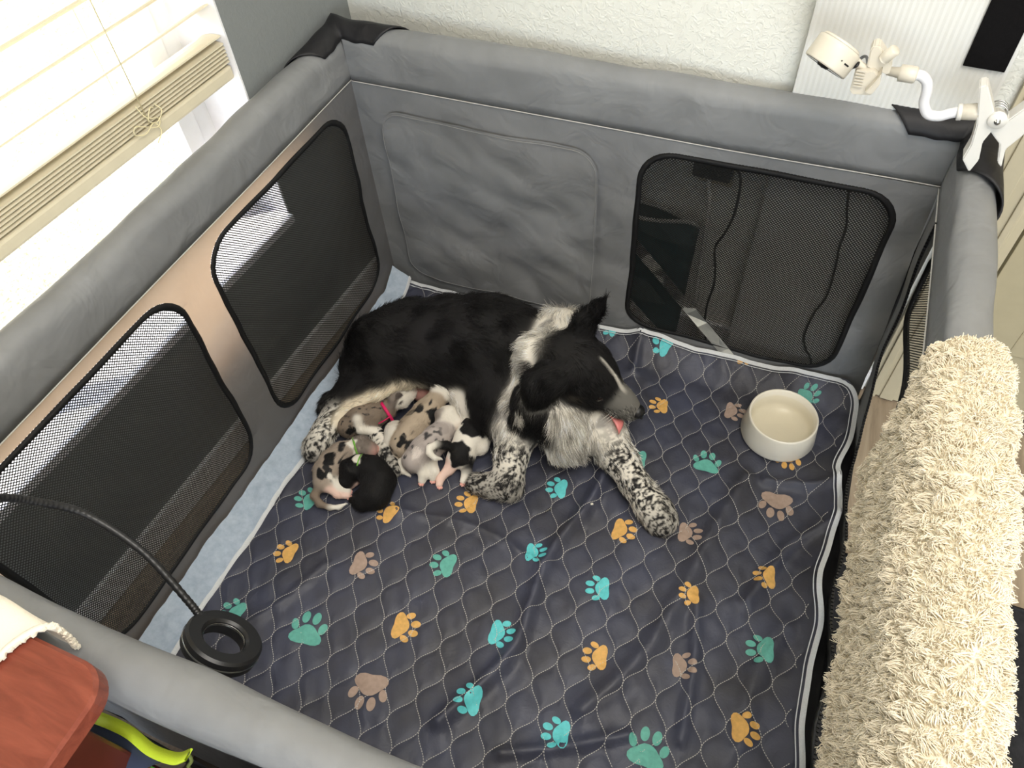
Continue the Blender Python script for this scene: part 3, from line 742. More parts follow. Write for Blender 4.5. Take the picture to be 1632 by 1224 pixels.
def strap(P, side, w, lift, n=None):
    P = np.asarray(P); side = np.asarray(side, float); side /= np.linalg.norm(side); n = len(P)
    up = np.array([0, 0, lift]); V = np.concatenate([P + up, P + side * w + up, P + side * w, P]); 
    F = [(k * n + i, k * n + i + 1, ((k + 1) % 4) * n + i + 1, ((k + 1) % 4) * n + i) for k in range(4) for i in range(n - 1)]
    return V, np.array(F)
sd = np.array((0.376, -1.283, 0.5)) - np.array((0.375, -1.264, 0.5))
mk('lime_strip', *strap(top, sd, .0145, .006), m_lime, bag)
mk('green_strip', *strap(cr([np.array(p) for p in ((0.344, -1.298, 0.44), (0.377, -1.297, 0.435), (0.413, -1.298, 0.43))], 6), sd, .008, .01), m_green, bag)
mk('drawcord', *tube(cr([(0.465, -1.269, 0.505), (0.467, -1.274, 0.49), (0.458, -1.281, 0.47), (0.463, -1.285, 0.45)], 6), .0025, 6), simple('olive_cord', srgb(110, 118, 60), .8), bag)
# crumpled dark jacket beside it
m_jack = fabric('charcoal_jersey', srgb(40, 40, 42), .85)
jp = np.array((0.574, -1.239, 0.42))
def jacket(u, v):
    th = u * 2 * PI; ph = v * PI / 2
    r = 1 + .12 * nz(u * 3, v * 2, 1, 161) * np.sin(u * PI)
    x = jp[0] + .29 * np.cos(th) * np.cos(ph) ** .6 * r; y = -1.385 + .125 * np.sin(th) * np.cos(ph) ** .6 * r; z = (jp[2] + .02) * np.sin(ph) ** .8 + .012 * nz(x, y, 9, 162) * np.sin(ph)
    return np.stack([x, np.minimum(y, -1.285), z], 1)
jk = mk('jacket', *grid(jacket, np.linspace(0, 1, 60), np.linspace(0, 1, 30)), m_jack, None, origin=(jp[0], -1.38, 0))
tag(jk, 'crumpled charcoal jacket heaped against the front of the playpen beside the bag', 'jacket')

# ------------------------------------------------------------------ rug on the floor at the right
ry = -0.42
rg = thing('floor_rug', (1.7, ry - .6, -.004), 'black floor mat lying on the planks to the right of the playpen', 'mat')
mk('rug_body', *box((1.70, ry - .75, 0.0), (.86, 1.5, .008), None, .003), m_rug, rg, smooth=False)
mk('edge_hem', *tube([(1.272, ry, .003), (2.128, ry, .003)], .005, 6), m_bind, rg)

cb = np.array((0.752, -0.506, 0.025))
from_h = float(mat_h(np.array([cb[0]]), np.array([cb[1]]))[0])
crm = mk('crumb', *box((cb[0], cb[1], from_h + .003), (.006, .0045, .004), Matrix.Rotation(.5, 3, 'Z'), .0012), simple('chalk_crumb', srgb(226, 220, 206), .8), None, origin=(cb[0], cb[1], from_h))
tag(crm, 'tiny white crumb lying on the pad beside the dog outstretched paw', 'crumb')
# ------------------------------------------------------------------ corrugated board leaning on the back wall, velcro strip on it
brd = thing('plastic_board', rp(1.145, .02, .0), 'white corrugated plastic board leaning on the back wall', 'board')
V = []; n_r = 68
for i in range(n_r + 1):
    a = .99 + (1.303 - .99) * i / n_r; b = .032 + (.0006 if i % 2 else -.0006)
    for z, db in ((-.003, .006), (1.5, 0.0)): V.append(rp(a, b + db, z))
F = [(2 * i, 2 * i + 2, 2 * i + 3, 2 * i + 1) for i in range(n_r)]
m0 = len(V)
for z, db in ((-.003, .006), (1.5, 0)):
    for a in (.99, 1.303): V.append(rp(a, .027 + db, z))
F += [(m0, m0 + 1, m0 + 3, m0 + 2)]
mk('sheet', V, F, m_corr, brd, smooth=False)
vt = rpiece('velcro_strip', m_felt, (1.236, 1.297, 0.0365, .0405, .832, 1.45), kind='thing', bev=.001)
tag(vt, 'black velcro strip stuck upright on the white corrugated board', 'strip')

# ------------------------------------------------------------------ things standing behind the playpen, seen through the mesh
m_teal = fabric('dark_teal_canvas', srgb(34, 62, 66), .8)
tote = thing('storage_tote', rp(.72, .07, 0), 'dark teal canvas tote behind the back mesh window, crossed by pale straps', 'bag')
def totef(u, v):
    th = u * 2 * PI; e_ = lambda c: np.sign(c) * np.abs(c) ** .4
    a = .70 + (.16 + .012 * v) * e_(np.cos(th)); b = .048 + .030 * e_(np.sin(th)); z = .40 * v + .02 * np.sin(th * 2) * v + .0
    p = RO[None] + RU[None] * a[:, None] + RN[None] * b[:, None]; return np.stack([p[:, 0], p[:, 1], z], 1)
mk('tote_body', *grid(totef, np.linspace(0, 1, 60), np.linspace(0, 1, 16)), m_teal, tote)
mk('rim', *tube(totef(np.linspace(0, 1, 60), np.ones(60)), .005, 6), simple('grey_webbing', srgb(150, 150, 146), .8), tote)
m_web = simple('pale_webbing', srgb(232, 232, 226), .8, bump=.3, bscale=500)
for (a0, z0, a1, z1) in ((.66, .385, 1.015, .022), (.64, .21, .83, .022)):
    P = np.array([rp(a0 + (a1 - a0) * t, 0.0805, z0 + (z1 - z0) * t) for t in np.linspace(0, 1, 12)])
    mk('strap', *strap(P, (0.7, 0, .75), .030, .0), m_web, tote)
ol = rpiece('wall_outlet', m_trim, (.845, .915, 0, .006, .48, .60), kind='thing', bev=.002); tag(ol, 'white wall outlet plate behind the back mesh window', 'outlet')
ad = rpiece('power_adapter', m_mblack, (.835, .915, .007, .045, .515, .575), kind='thing', bev=.006); tag(ad, 'black power adapter plugged into the outlet behind the back mesh window', 'adapter')
wc = mk('white_cord', *tube(cr([rp(.868, .03, .514), rp(.884, .04, .44), rp(.888, .03, .25), rp(.90, .03, .10), rp(.93, .03, .004)], 8), .0055, 7), m_cwhite, None, origin=rp(.87, .03, .1))
tag(wc, 'white cord hanging from the outlet behind the mesh window', 'cord')
bcord = mk('black_cord', *tube(cr([rp(.915, .028, .55), rp(.935, .04, .53), rp(.94, .05, .46), rp(.93, .05, .40), rp(.915, .05, .35), rp(.925, .05, .29), rp(.93, .05, .24), rp(.925, .05, .17), rp(.93, .05, .10), rp(.95, .05, .01)], 8), .0028, 7), m_mblack, None, origin=rp(.92, .05, .1))
tag(bcord, 'thin black cord drooping from the power adapter behind the mesh window', 'cord')

# ------------------------------------------------------------------ camera on a clip arm, back right corner
gy = -.03
clipo = thing('clip_mount', (1.231, -0.09, 0.815), 'white spring clip with a bent arm gripping the back right corner of the playpen', 'clip')
def plate(pts, y0, y1, bev=.0018):
    bm = bmesh.new(); vs = [bm.verts.new((p[0], y0, p[2])) for p in pts]; f = bm.faces.new(vs)
    r = bmesh.ops.extrude_face_region(bm, geom=[f]); 
    for g_ in r['geom']:
        if isinstance(g_, bmesh.types.BMVert): g_.co.y = y1
    bmesh.ops.recalc_face_normals(bm, faces=bm.faces[:])
    bmesh.ops.bevel(bm, geom=bm.edges[:], offset=bev, segments=2, affect='EDGES')
    bm.verts.index_update(); V = [tuple(v.co) for v in bm.verts]; F = [[v.index for v in q_.verts] for q_ in bm.faces]; bm.free(); return V, F
mk('jaw', *plate([(1.185, -0.09, 0.867), (1.195, -0.09, 0.871), (1.22, -0.09, 0.832), (1.23, -0.09, 0.808), (1.224, -0.09, 0.781), (1.231, -0.09, 0.751), (1.226, -0.09, 0.727), (1.208, -0.09, 0.748), (1.21, -0.09, 0.774), (1.205, -0.09, 0.807)], -.104, -.076), m_cwhite, clipo, smooth=False)
mk('jaw', *plate([(1.218, -0.082, 0.818), (1.225, -0.082, 0.825), (1.243, -0.082, 0.82), (1.264, -0.082, 0.856), (1.285, -0.082, 0.851), (1.273, -0.082, 0.801), (1.26, -0.082, 0.772), (1.267, -0.082, 0.741), (1.258, -0.082, 0.749), (1.249, -0.082, 0.779), (1.233, -0.082, 0.793), (1.224, -0.082, 0.802)], -.098, -.072), m_cwhite, clipo, smooth=False)
pv = (1.228, -0.106, 0.822)
mk('pivot', *lathe([(0, -.004), (.0125, -.004), (.013, .002), (.012, .004), (0, .004)], pv, (0, -1, 0), 32), m_cwhite, clipo)
mk('rivet', *lathe([(0, .001), (.0045, .001), (.004, .004), (0, .0055)], (pv[0], pv[1] - .003, pv[2]), (0, -1, 0), 20), m_metal, clipo)
mk('spring', *tube([tuple(np.array(pv) + np.array([.012 * math.cos(t) , .016 + t * .0011, .012 * math.sin(t) + .002])) for t in np.linspace(0, 6 * PI, 80)], .0013, 6), m_metal, clipo)
s0, s1 = np.array((1.177, -0.09, 0.817)), np.array((1.203, -0.09, 0.822))
mk('socket', *tube([s0, s0 * .1 + s1 * .9, s1], [.0115, .0125, .0125], 20), m_cream, clipo)
mk('socket_collar', *tube([s0 - (s1 - s0) * .12, s0 + (s1 - s0) * .12], .0125, 20), m_cwhite, clipo)
arm = cr([(1.096, -0.09, 0.864), (1.106, -0.09, 0.864), (1.117, -0.09, 0.855), (1.122, -0.09, 0.839), (1.125, -0.09, 0.821), (1.136, -0.09, 0.806), (1.152, -0.09, 0.805), (1.165, -0.09, 0.812), (1.178, -0.09, 0.818)], 8)
mk('arm', *tube(arm, .0078, 16), simple('white_arm_plastic', srgb(222, 222, 225), .3, .5, var=0), clipo)
c0, c1, c2 = [np.array(p) for p in [(1.099, -0.09, 0.864), (1.074, -0.09, 0.864), (1.057, -0.09, 0.864)]]
mk('coupling', *tube([c0, c0 * .9 + c1 * .1, c1 * .95 + c0 * .05, c1, c2], [.011, .0125, .0125, .008, .006], 20), m_cream, clipo)
# phone style bracket
mk('bracket', *plate([(1.023, -0.09, 0.899), (1.026, -0.09, 0.906), (1.034, -0.09, 0.907), (1.06, -0.09, 0.881), (1.06, -0.09, 0.865), (1.026, -0.09, 0.872)], -.105, -.08), m_cream, clipo, smooth=False)
kb = (1.052, -0.11, 0.901)
kd = np.array((0.5009, -0.1886, 0.8447))
mk('knob', *lathe([(0, -.014), (.0075, -.014), (.0085, -.01), (.0085, .008), (.007, .0095), (0, .0095)], kb, kd, 24), m_cream, clipo)
mk('bracket_jaw', *plate([(1.012, -0.095, 0.864), (1.019, -0.095, 0.869), (1.038, -0.095, 0.874), (1.049, -0.095, 0.866), (1.049, -0.095, 0.852), (1.045, -0.095, 0.835), (1.018, -0.095, 0.832), (1.013, -0.095, 0.838)], -.115, -.094, .0012), m_cream, clipo, smooth=False)
for k in range(6):
    t = k / 5; p = np.array((1.014, -0.117, 0.872)) * (1 - t) + np.array((1.016, -0.117, 0.848)) * t
    mk('grip_rib', *box(p + np.array([.006, 0, 0]), (.013, .003, .0018), None), m_cream, clipo, smooth=False)
mk('bracket_jaw', *plate([(1.048, -0.11, 0.878), (1.051, -0.11, 0.861), (1.045, -0.11, 0.844), (1.034, -0.11, 0.844), (1.043, -0.11, 0.863)], -.128, -.09, .0012), m_cream, clipo, smooth=False)
# the camera itself
cc = np.array((0.974, -0.1, 0.881)); ca_ = np.array((-0.4019, -0.4607, -0.7913))
secam = thing('security_camera', tuple(cc), 'cream round security camera held out on the white clip arm', 'camera')
mk('body', *lathe([(0, -.0185), (.0325, -.0185), (.0355, -.0165), (.0362, -.013), (.0362, .016), (.0352, .0185), (0, .0185)], cc, ca_, 48), m_cream, secam)
mk('cover_plate', *lathe([(0, -.0225), (.029, -.0225), (.0315, -.0205), (.0318, -.0188)], cc, ca_, 48), m_cream, secam)
mk('face', *lathe([(0, .0192), (.033, .0192), (.0335, .018)], cc, ca_, 48), m_gblack, secam)
lu = np.array((0.9619, -0.1868, -0.1998)); lu = lu - ca_ * (lu @ ca_); lu /= np.linalg.norm(lu)
mk('lens', *lathe([(.010, .019), (.0105, .025), (.008, .0275), (.0055, .027), (0, .0285)], cc + lu * -.004 + np.array((0.2695, -0.5603, 0.7832)) * .012, ca_, 28), m_gblack, secam)
p = np.array((0.995, -0.1, 0.877)); vd = np.array((-0.0026, -0.8936, 0.4488))
rotm = Vector(vd).to_track_quat('Z', 'Y').to_matrix()
sd2 = cc + vd * .034
q0 = np.cross(ca_, vd); q0 /= np.linalg.norm(q0)
nrm_side = vd - ca_ * (vd @ ca_); nrm_side /= np.linalg.norm(nrm_side)
tan = np.cross(ca_, nrm_side)
dirs = nrm_side * .72 - tan * -.69 if (np.cross(ca_, nrm_side) @ np.array((0.9253, 0.3761, -0.0493))) > 0 else nrm_side * .72 - tan * .69
dirs /= np.linalg.norm(dirs)
RM_ = Matrix((Vector(np.cross(dirs, ca_)), Vector(ca_), Vector(dirs))).transposed()
mk('card_slot', *box(cc + dirs * .0360 + ca_ * .002, (.010, .0024, .0012), RM_), m_gblack, secam, smooth=False)
mk('reset_hole', *box(cc + (dirs * .95 + np.cross(dirs, ca_) * -.32) * .0362 + ca_ * .001, (.0018, .0018, .0012), RM_), m_gblack, secam, smooth=False)
k0, k1 = np.array((1.003, -0.1, 0.877)), np.array((1.032, -0.098, 0.865))
mk('neck', *tube([k0, k0 * .7 + k1 * .3, k0 * .5 + k1 * .5, k1], [.0085, .0075, .0055, .006], 16), m_cream, secam)
cd = cr([(1.006, -0.1, 0.866), (1.012, -0.11, 0.876), (1.014, -0.09, 0.876), (1.022, -0.06, 0.866), (1.031, 0.01, 0.822), (1.041, 0.06, 0.767), (1.047, 0.05, 0.739), (1.076, 0.022, 0.556), (1.093, 0.022, 0.483), (1.095, 0.022, 0.426), (1.101, 0.022, 0.385), (1.107, 0.022, 0.294), (1.095, 0.022, 0.231), (1.093, 0.022, 0.156), (1.106, 0.022, 0.116), (1.129, 0.02, 0.07), (1.10, .02, .004)], 8)
cdo = mk('camera_cord', *tube(cd, .0024, 7), m_mblack, None, origin=(1.1, .04, .2)); tag(cdo, 'thin black cord trailing from the security camera down behind the mesh', 'cord')

# ------------------------------------------------------------------ hair helper
def hair_mat(name, rough=.5):
    q = M(name, (.5, .5, .5, 1), rough, .25)
    at = q.node('ShaderNodeAttribute', attribute_name='col'); q.base(at.outputs['Color']); return q.m
m_hair = hair_mat('dog_hair', .48); m_pile = hair_mat('sherpa_pile', .8)
def attr_mat(name, rough=.7):
    q = M(name, (.5, .5, .5, 1), rough, .2); at = q.node('ShaderNodeAttribute', attribute_name='col'); q.base(at.outputs['Color']); return q.m
m_skin = attr_mat('animal_skin')
def hair(name, P, col, r0, r1, mat, parent, label=None):
    """P (N,K,3) world"""
    N, K, _ = P.shape; off = np.array(wl(parent))
    hc = bpy.data.hair_curves.new(name); hc.add_curves([K] * N)
    hc.position_data.foreach_set('vector', (P - off).astype(np.float32).ravel())
    ra = hc.attributes.get('radius') or hc.attributes.new('radius', 'FLOAT', 'POINT')
    rr = np.linspace(1, 0, K)[None] * (np.broadcast_to(r0, (N,))[:, None] - r1) + r1
    ra.data.foreach_set('value', rr.astype(np.float32).ravel())
    ca = hc.attributes.new('col', 'FLOAT_COLOR', 'CURVE'); c4 = np.ones((N, 4), np.float32); c4[:, :3] = col; ca.data.foreach_set('color', c4.ravel())
    hc.materials.append(mat); o = bpy.data.objects.new(name, hc); COL.objects.link(o); o.parent = parent; o['kind'] = 'stuff'
    if label: o['label'] = label
    return o

# ------------------------------------------------------------------ sherpa blanket over the right rail
bk = thing('sherpa_blanket', (1.25, -.85, .72), 'cream sherpa fleece blanket draped over the right rail of the playpen', 'blanket')
ins_y = np.array([-.47, -.52, -.56, -.60, -.64, -.70, -.76, -.85, -.95, -1.05, -1.16, -1.20])
ins_z = np.array([.700, .655, .58, .475, .455, .505, .525, .525, .53, .52, .50, .50])
def sherpa(u, v):
    y = -.495 - .71 * v; zi = np.interp(y, ins_y, ins_z)
    a = np.clip(u, 0, 1); li = .70 - zi; la = .055 * PI; lo = .36; L = li + la + lo; s = a * L
    cx = 1.247; r = .047
    x = np.where(s < li, cx - r - .012 * np.clip((li - s) / .2, 0, 1) ** .7, np.where(s < li + la, cx - r * np.cos(np.clip((s - li) / la, 0, 1) * PI), cx + r + .0))
    z = np.where(s < li, zi + s, np.where(s < li + la, .70 + (r + .004) * np.sin(np.clip((s - li) / la, 0, 1) * PI), .70 - (s - li - la)))
    far = np.clip((y + .55) / .055, 0, 1); z = z - far ** 2 * .0
    w = .005 * nz(y, s, 5, 171) + .0035 * nz(y, s, 13, 172)
    x = x + np.where(s < li, -np.abs(w), w); z = z + np.where((s > li) & (s < li + la), w, 0)
    # rounded far corner
    yc = y - .06 * np.clip(np.abs(s - li - la * .45) / .12 - .35, 0, 1.0) ** 1.5 * np.clip(1 - v * 3, 0, 1)
    return np.stack([x, yc, z], 1)
us, vs = np.linspace(0, 1, 90), np.linspace(0, 1, 120)
SV, SF = grid(sherpa, us, vs)
mk('fleece_backing', SV, SF, simple('cream_fleece', srgb(236, 228, 206), .95, .1, var=.06, scale=60, bump=.6, bscale=160, bdist=.004), bk)
NS = 120000
ru_, rv_ = rng.uniform(0, 1, NS), rng.uniform(0, 1, NS)
# tufts: pull the parameters toward clump centres
p0 = sherpa(ru_, rv_); e1 = sherpa(np.clip(ru_ + .004, 0, 1.004), rv_) - p0; e2 = sherpa(ru_, rv_ + .004) - p0
nn = np.cross(e1, e2); nn /= np.linalg.norm(nn, axis=1)[:, None] + 1e-9
chk = np.array([1.247, 0, .60]); out_ = p0 - chk; out_[:, 1] = 0; sg = np.sign((nn * out_).sum(1)); nn *= sg[:, None]
cl = rng.uniform([0, 0], [1, 1], (2600, 2)); cp = sherpa(cl[:, 0], cl[:, 1])
idx = np.empty(NS, int)
for k in range(0, NS, 3000):
    d = ((p0[k:k + 3000, None] - cp[None]) ** 2).sum(2); idx[k:k + 3000] = d.argmin(1)
ctip = cp[idx] + rng.normal(0, .003, (2600, 3))[idx]
ln = rng.uniform(.005, .0095, NS)[:, None]
tip = p0 + nn * ln + (ctip - p0) * .62 + rng.normal(0, .0016, (NS, 3)) + np.array([0, 0, -.003])
mid = p0 + nn * ln * .65 + (ctip - p0) * .18 + rng.normal(0, .0012, (NS, 3))
HP = np.stack([p0, mid, tip], 1)
c = np.array(srgb(242, 231, 208)[:3]); col = c[None] * rng.uniform(.86, 1.06, (NS, 1)); 
hair('fleece_pile', HP, np.clip(col, 0, 1), 0.0007, .0003, m_pile, bk)
# ------------------------------------------------------------------ animals: one smooth body from blended rounded cones
def nodes_caps(spec):
    """spec: list of (tag, [(x,y,z,r),...], hair length) -> capsules"""
    caps = []
    for tg_, nd, hl in spec:
        if len(nd) == 1: nd = [nd[0], (nd[0][0] + 1e-4, nd[0][1], nd[0][2], nd[0][3])]
        for a, b in zip(nd[:-1], nd[1:]): caps.append((tg_, np.array(a[:3]), a[3], np.array(b[:3]), b[3], hl))
    return caps
def cap_d(P, c):
    a, b = c[1], c[3]; ab = b - a; t = np.clip(((P - a) @ ab) / (ab @ ab + 1e-12), 0, 1)
    return np.linalg.norm(P - a - t[:, None] * ab, axis=1) - (c[2] + (c[4] - c[2]) * t)
def sdf_mesh(caps, h, k):
    lo = np.min([np.minimum(c[1] - c[2], c[3] - c[4]) for c in caps], 0) - 4 * h - k; hi = np.max([np.maximum(c[1] + c[2], c[3] + c[4]) for c in caps], 0) + 4 * h + k
    n = np.ceil((hi - lo) / h).astype(int) + 1
    E_ = np.full(n, 1e-30)
    for c in caps:
        l = np.floor((np.minimum(c[1] - c[2], c[3] - c[4]) - 7 * k - lo) / h).astype(int).clip(0); u = np.ceil((np.maximum(c[1] + c[2], c[3] + c[4]) + 7 * k - lo) / h).astype(int)
        u = np.minimum(u, n - 1)
        ax = [lo[i] + h * np.arange(l[i], u[i] + 1) for i in range(3)]; G = np.stack(np.meshgrid(*ax, indexing='ij'), -1); sh = G.shape[:3]
        d = cap_d(G.reshape(-1, 3), c).reshape(sh)
        E_[l[0]:u[0] + 1, l[1]:u[1] + 1, l[2]:u[2] + 1] += np.exp(np.clip(-d / k, -60, 60))
    F = -k * np.log(E_)
    s = F < 0
    cor = [(i, j, l) for i in (0, 1) for j in (0, 1) for l in (0, 1)]
    def sub(A, c): return A[c[0]:A.shape[0] - 1 + c[0], c[1]:A.shape[1] - 1 + c[1], c[2]:A.shape[2] - 1 + c[2]]
    cnt = sum(sub(s, c).astype(np.int8) for c in cor); act = (cnt > 0) & (cnt < 8); ids = np.argwhere(act)
    im = np.full(act.shape, -1, np.int64); im[act] = np.arange(len(ids))
    val = np.stack([F[ids[:, 0] + c[0], ids[:, 1] + c[1], ids[:, 2] + c[2]] for c in cor], 1)
    acc = np.zeros((len(ids), 3)); w = np.zeros(len(ids)); C_ = np.array(cor, float)
    for a in range(8):
        for b in range(a + 1, 8):
            if np.abs(C_[a] - C_[b]).sum() != 1: continue
            m = (val[:, a] < 0) != (val[:, b] < 0); t = np.where(m, val[:, a] / np.where(m, val[:, a] - val[:, b], 1), 0)
            acc += np.where(m[:, None], C_[a] + t[:, None] * (C_[b] - C_[a]), 0); w += m
    V = lo + h * (ids + acc / w[:, None]); Q = []
    for axis in range(3):
        o1, o2 = [(1, 2), (2, 0), (0, 1)][axis]
        s0 = [slice(None)] * 3; s1 = [slice(None)] * 3; s0[axis] = slice(0, -1); s1[axis] = slice(1, None)
        ch = s[tuple(s0)] != s[tuple(s1)]; e = np.argwhere(ch); e = e[(e[:, o1] > 0) & (e[:, o2] > 0)]
        d1 = np.zeros(3, int); d1[o1] = 1; d2 = np.zeros(3, int); d2[o2] = 1
        q_ = np.stack([im[tuple((e - d1 - d2).T)], im[tuple((e - d2).T)], im[tuple(e.T)], im[tuple((e - d1).T)]], 1)
        fl = s[tuple(e.T)]; q_[~fl] = q_[~fl][:, ::-1]; Q.append(q_)
    Q = np.concatenate(Q); Q = Q[(Q >= 0).all(1)]
    # light smoothing
    for _ in range(2):
        A = np.zeros_like(V); cn = np.zeros(len(V))
        for i in range(4):
            np.add.at(A, Q[:, i], V[Q[:, (i + 1) % 4]] + V[Q[:, (i - 1) % 4]]); np.add.at(cn, Q[:, i], 2)
        V = V * .5 + A / np.maximum(cn, 1)[:, None] * .5
    fn_ = np.cross(V[Q[:, 2]] - V[Q[:, 0]], V[Q[:, 3]] - V[Q[:, 1]]); N = np.zeros_like(V)
    for i in range(4): np.add.at(N, Q[:, i], fn_)
    N /= np.linalg.norm(N, axis=1)[:, None] + 1e-12
    return V, Q, N
KB = np.array([.0090, .0084, .0086]); KW = np.array(srgb(232, 226, 214)[:3]); KP = np.array(srgb(226, 168, 156)[:3])
def weights(P, caps, s):
    D_ = np.stack([cap_d(P, c) for c in caps], 1); D_ = D_ - D_.min(1)[:, None]; w = np.exp(-D_ / s); return w / w.sum(1)[:, None]
def animal(name, loc, label, group, spec, h, k, colf, nh, hl_scale, hr, lift, droop, seed=0, part='coat', ws=.006, bare=()):
    caps = nodes_caps(spec); V, Q, N = sdf_mesh(caps, h, k); root = thing(name, loc, label, 'dog' if name == 'dog' else 'puppy', group)
    r = np.random.default_rng(seed + 40)
    mk('body', V, Q, m_skin, root, attrs={'col': colf(V, weights(V, caps, ws), caps, None)})
    fi = r.integers(0, len(Q), nh); a, b = r.uniform(0, 1, nh)[:, None], r.uniform(0, 1, nh)[:, None]
    q_ = Q[fi]; mixv = lambda A: (A[q_[:, 0]] * (1 - a) + A[q_[:, 1]] * a) * (1 - b) + (A[q_[:, 3]] * (1 - a) + A[q_[:, 2]] * a) * b
    P = mixv(V); Nn = mixv(N); Nn /= np.linalg.norm(Nn, axis=1)[:, None]
    ok = ~((Nn[:, 2] < -.45) & (P[:, 2] < .06))
    for bp, br in bare: ok &= np.linalg.norm(P - np.array(bp), axis=1) > br
    P, Nn = P[ok], Nn[ok]; n = len(P)
    w = weights(P, caps, .012); ax = np.stack([c[3] - c[1] for c in caps]); al = np.linalg.norm(ax, axis=1); ax = ax / (al[:, None] + 1e-9) * (al > .002)[:, None]
    flow = w @ ax; hl = w @ np.array([c[5] for c in caps]); hl = hl * hl_scale * r.uniform(.6, 1.15, n)
    flow -= Nn * (flow * Nn).sum(1)[:, None]; fl = np.linalg.norm(flow, axis=1)[:, None]; flow = flow / (fl + .05)
    jit = np.stack([nz3(P, 14, seed + 1), nz3(P, 14, seed + 2), nz3(P, 14, seed + 3)], 1) * .22 + r.normal(0, .14, (n, 3))
    d0 = flow + Nn * lift + jit; d0 /= np.linalg.norm(d0, axis=1)[:, None]
    K = 4; pts = [P - Nn * .0008]; d = d0
    for i in range(K - 1):
        d = d + np.array([0, 0, -droop]) * .5 - Nn * (lift * .35); d = d / np.linalg.norm(d, axis=1)[:, None]
        nx = pts[-1] + d * (hl / (K - 1))[:, None]; nx[:, 2] = np.maximum(nx[:, 2], .021); pts.append(nx)
    HP = np.stack(pts, 1)
    col = colf(P, weights(P, caps, ws), caps, r)
    hair(part, HP, col, hr, hr * .25, m_hair, root)
    return root, V, N, caps
def mixc(a, b, t): return a[None] * (1 - t[:, None]) + b[None] * t[:, None]
def sstep(x, a, b): t = np.clip((x - a) / (b - a), 0, 1); return t * t * (3 - 2 * t)

# ---- mother dog
dog_spec = [('K', [(0.127, -0.383, 0.095, 0.06), (0.156, -0.331, 0.115, 0.088), (0.216, -0.282, 0.125, 0.1), (0.304, -0.267, 0.135, 0.112), (0.399, -0.253, 0.145, 0.122), (0.469, -0.252, 0.155, 0.11)], 0.024), ('K', [(0.484, -0.251, 0.16, 0.095), (0.478, -0.349, 0.12, 0.078), (0.478, -0.391, 0.1, 0.055)], 0.022), ('K', [(0.166, -0.333, 0.16, 0.075), (0.243, -0.344, 0.15, 0.056), (0.273, -0.35, 0.14, 0.044)], 0.022), ('K', [(0.256, -0.331, 0.135, 0.044), (0.187, -0.389, 0.115, 0.046), (0.12, -0.45, 0.08, 0.034), (0.09, -0.491, 0.065, 0.026)], 0.018), ('C', [(0.309, -0.347, 0.128, 0.01), (0.259, -0.394, 0.122, 0.009), (0.198, -0.445, 0.106, 0.009), (0.147, -0.49, 0.084, 0.009), (0.124, -0.528, 0.068, 0.01)], 0.011), ('T', [(0.107, -0.491, 0.062, 0.026), (0.1, -0.549, 0.05, 0.026), (0.099, -0.595, 0.042, 0.024)], 0.012), ('D', [(0.099, -0.595, 0.042, 0.024), (0.098, -0.61, 0.036, 0.018)], 0.01), ('K', [(0.11, -0.431, 0.07, 0.028), (0.073, -0.469, 0.05, 0.018), (0.057, -0.493, 0.042, 0.01)], 0.02), ('W', [(0.386, -0.358, 0.09, 0.04), (0.426, -0.384, 0.08, 0.04), (0.448, -0.4, 0.065, 0.03)], 0.014), ('P', [(0.287, -0.33, 0.075, 0.03), (0.264, -0.359, 0.055, 0.034)], 0.003), ('T', [(0.206, -0.504, 0.042, 0.02), (0.26, -0.543, 0.036, 0.019)], 0.007), ('D', [(0.26, -0.543, 0.036, 0.019), (0.302, -0.583, 0.032, 0.017)], 0.007), ('W', [(0.57, -0.21, 0.215, 0.058), (0.586, -0.304, 0.205, 0.074), (0.586, -0.376, 0.18, 0.062)], 0.034), ('W', [(0.605, -0.331, 0.21, 0.066), (0.626, -0.374, 0.16, 0.075), (0.658, -0.401, 0.115, 0.062)], 0.034), ('W', [(0.558, -0.393, 0.14, 0.06), (0.544, -0.417, 0.105, 0.05)], 0.022), ('W', [(0.699, -0.35, 0.12, 0.052), (0.736, -0.37, 0.1, 0.045)], 0.022), ('T', [(0.542, -0.424, 0.1, 0.046), (0.549, -0.472, 0.07, 0.035), (0.561, -0.516, 0.05, 0.028)], 0.012), ('D', [(0.561, -0.516, 0.05, 0.028), (0.57, -0.539, 0.042, 0.026)], 0.011), ('D', [(0.568, -0.534, 0.042, 0.027), (0.531, -0.545, 0.038, 0.025), (0.496, -0.552, 0.036, 0.024)], 0.012), ('T', [(0.736, -0.37, 0.1, 0.043), (0.785, -0.406, 0.075, 0.034), (0.833, -0.443, 0.055, 0.029), (0.871, -0.474, 0.046, 0.027)], 0.012), ('T', [(0.866, -0.47, 0.045, 0.027), (0.884, -0.483, 0.042, 0.028)], 0.011), ('D', [(0.884, -0.483, 0.042, 0.028), (0.901, -0.495, 0.038, 0.026)], 0.01), ('D', [(0.88, -0.478, 0.04, 0.014), (0.89, -0.511, 0.03, 0.011)], 0.006), ('D', [(0.889, -0.481, 0.042, 0.014), (0.909, -0.512, 0.032, 0.012)], 0.006), ('D', [(0.898, -0.473, 0.042, 0.014), (0.922, -0.5, 0.032, 0.012)], 0.006), ('D', [(0.9, -0.461, 0.04, 0.014), (0.926, -0.481, 0.03, 0.011)], 0.006)]
H0 = np.array((0.652, -0.338, 0.275)); H1 = np.array((0.805, -0.348, 0.205))
hf = H1 - H0; HL = np.linalg.norm(hf); hf /= HL; hs = np.cross(hf, np.array([0, 0, 1.0])); hs /= np.linalg.norm(hs); hu = np.cross(hs, hf)
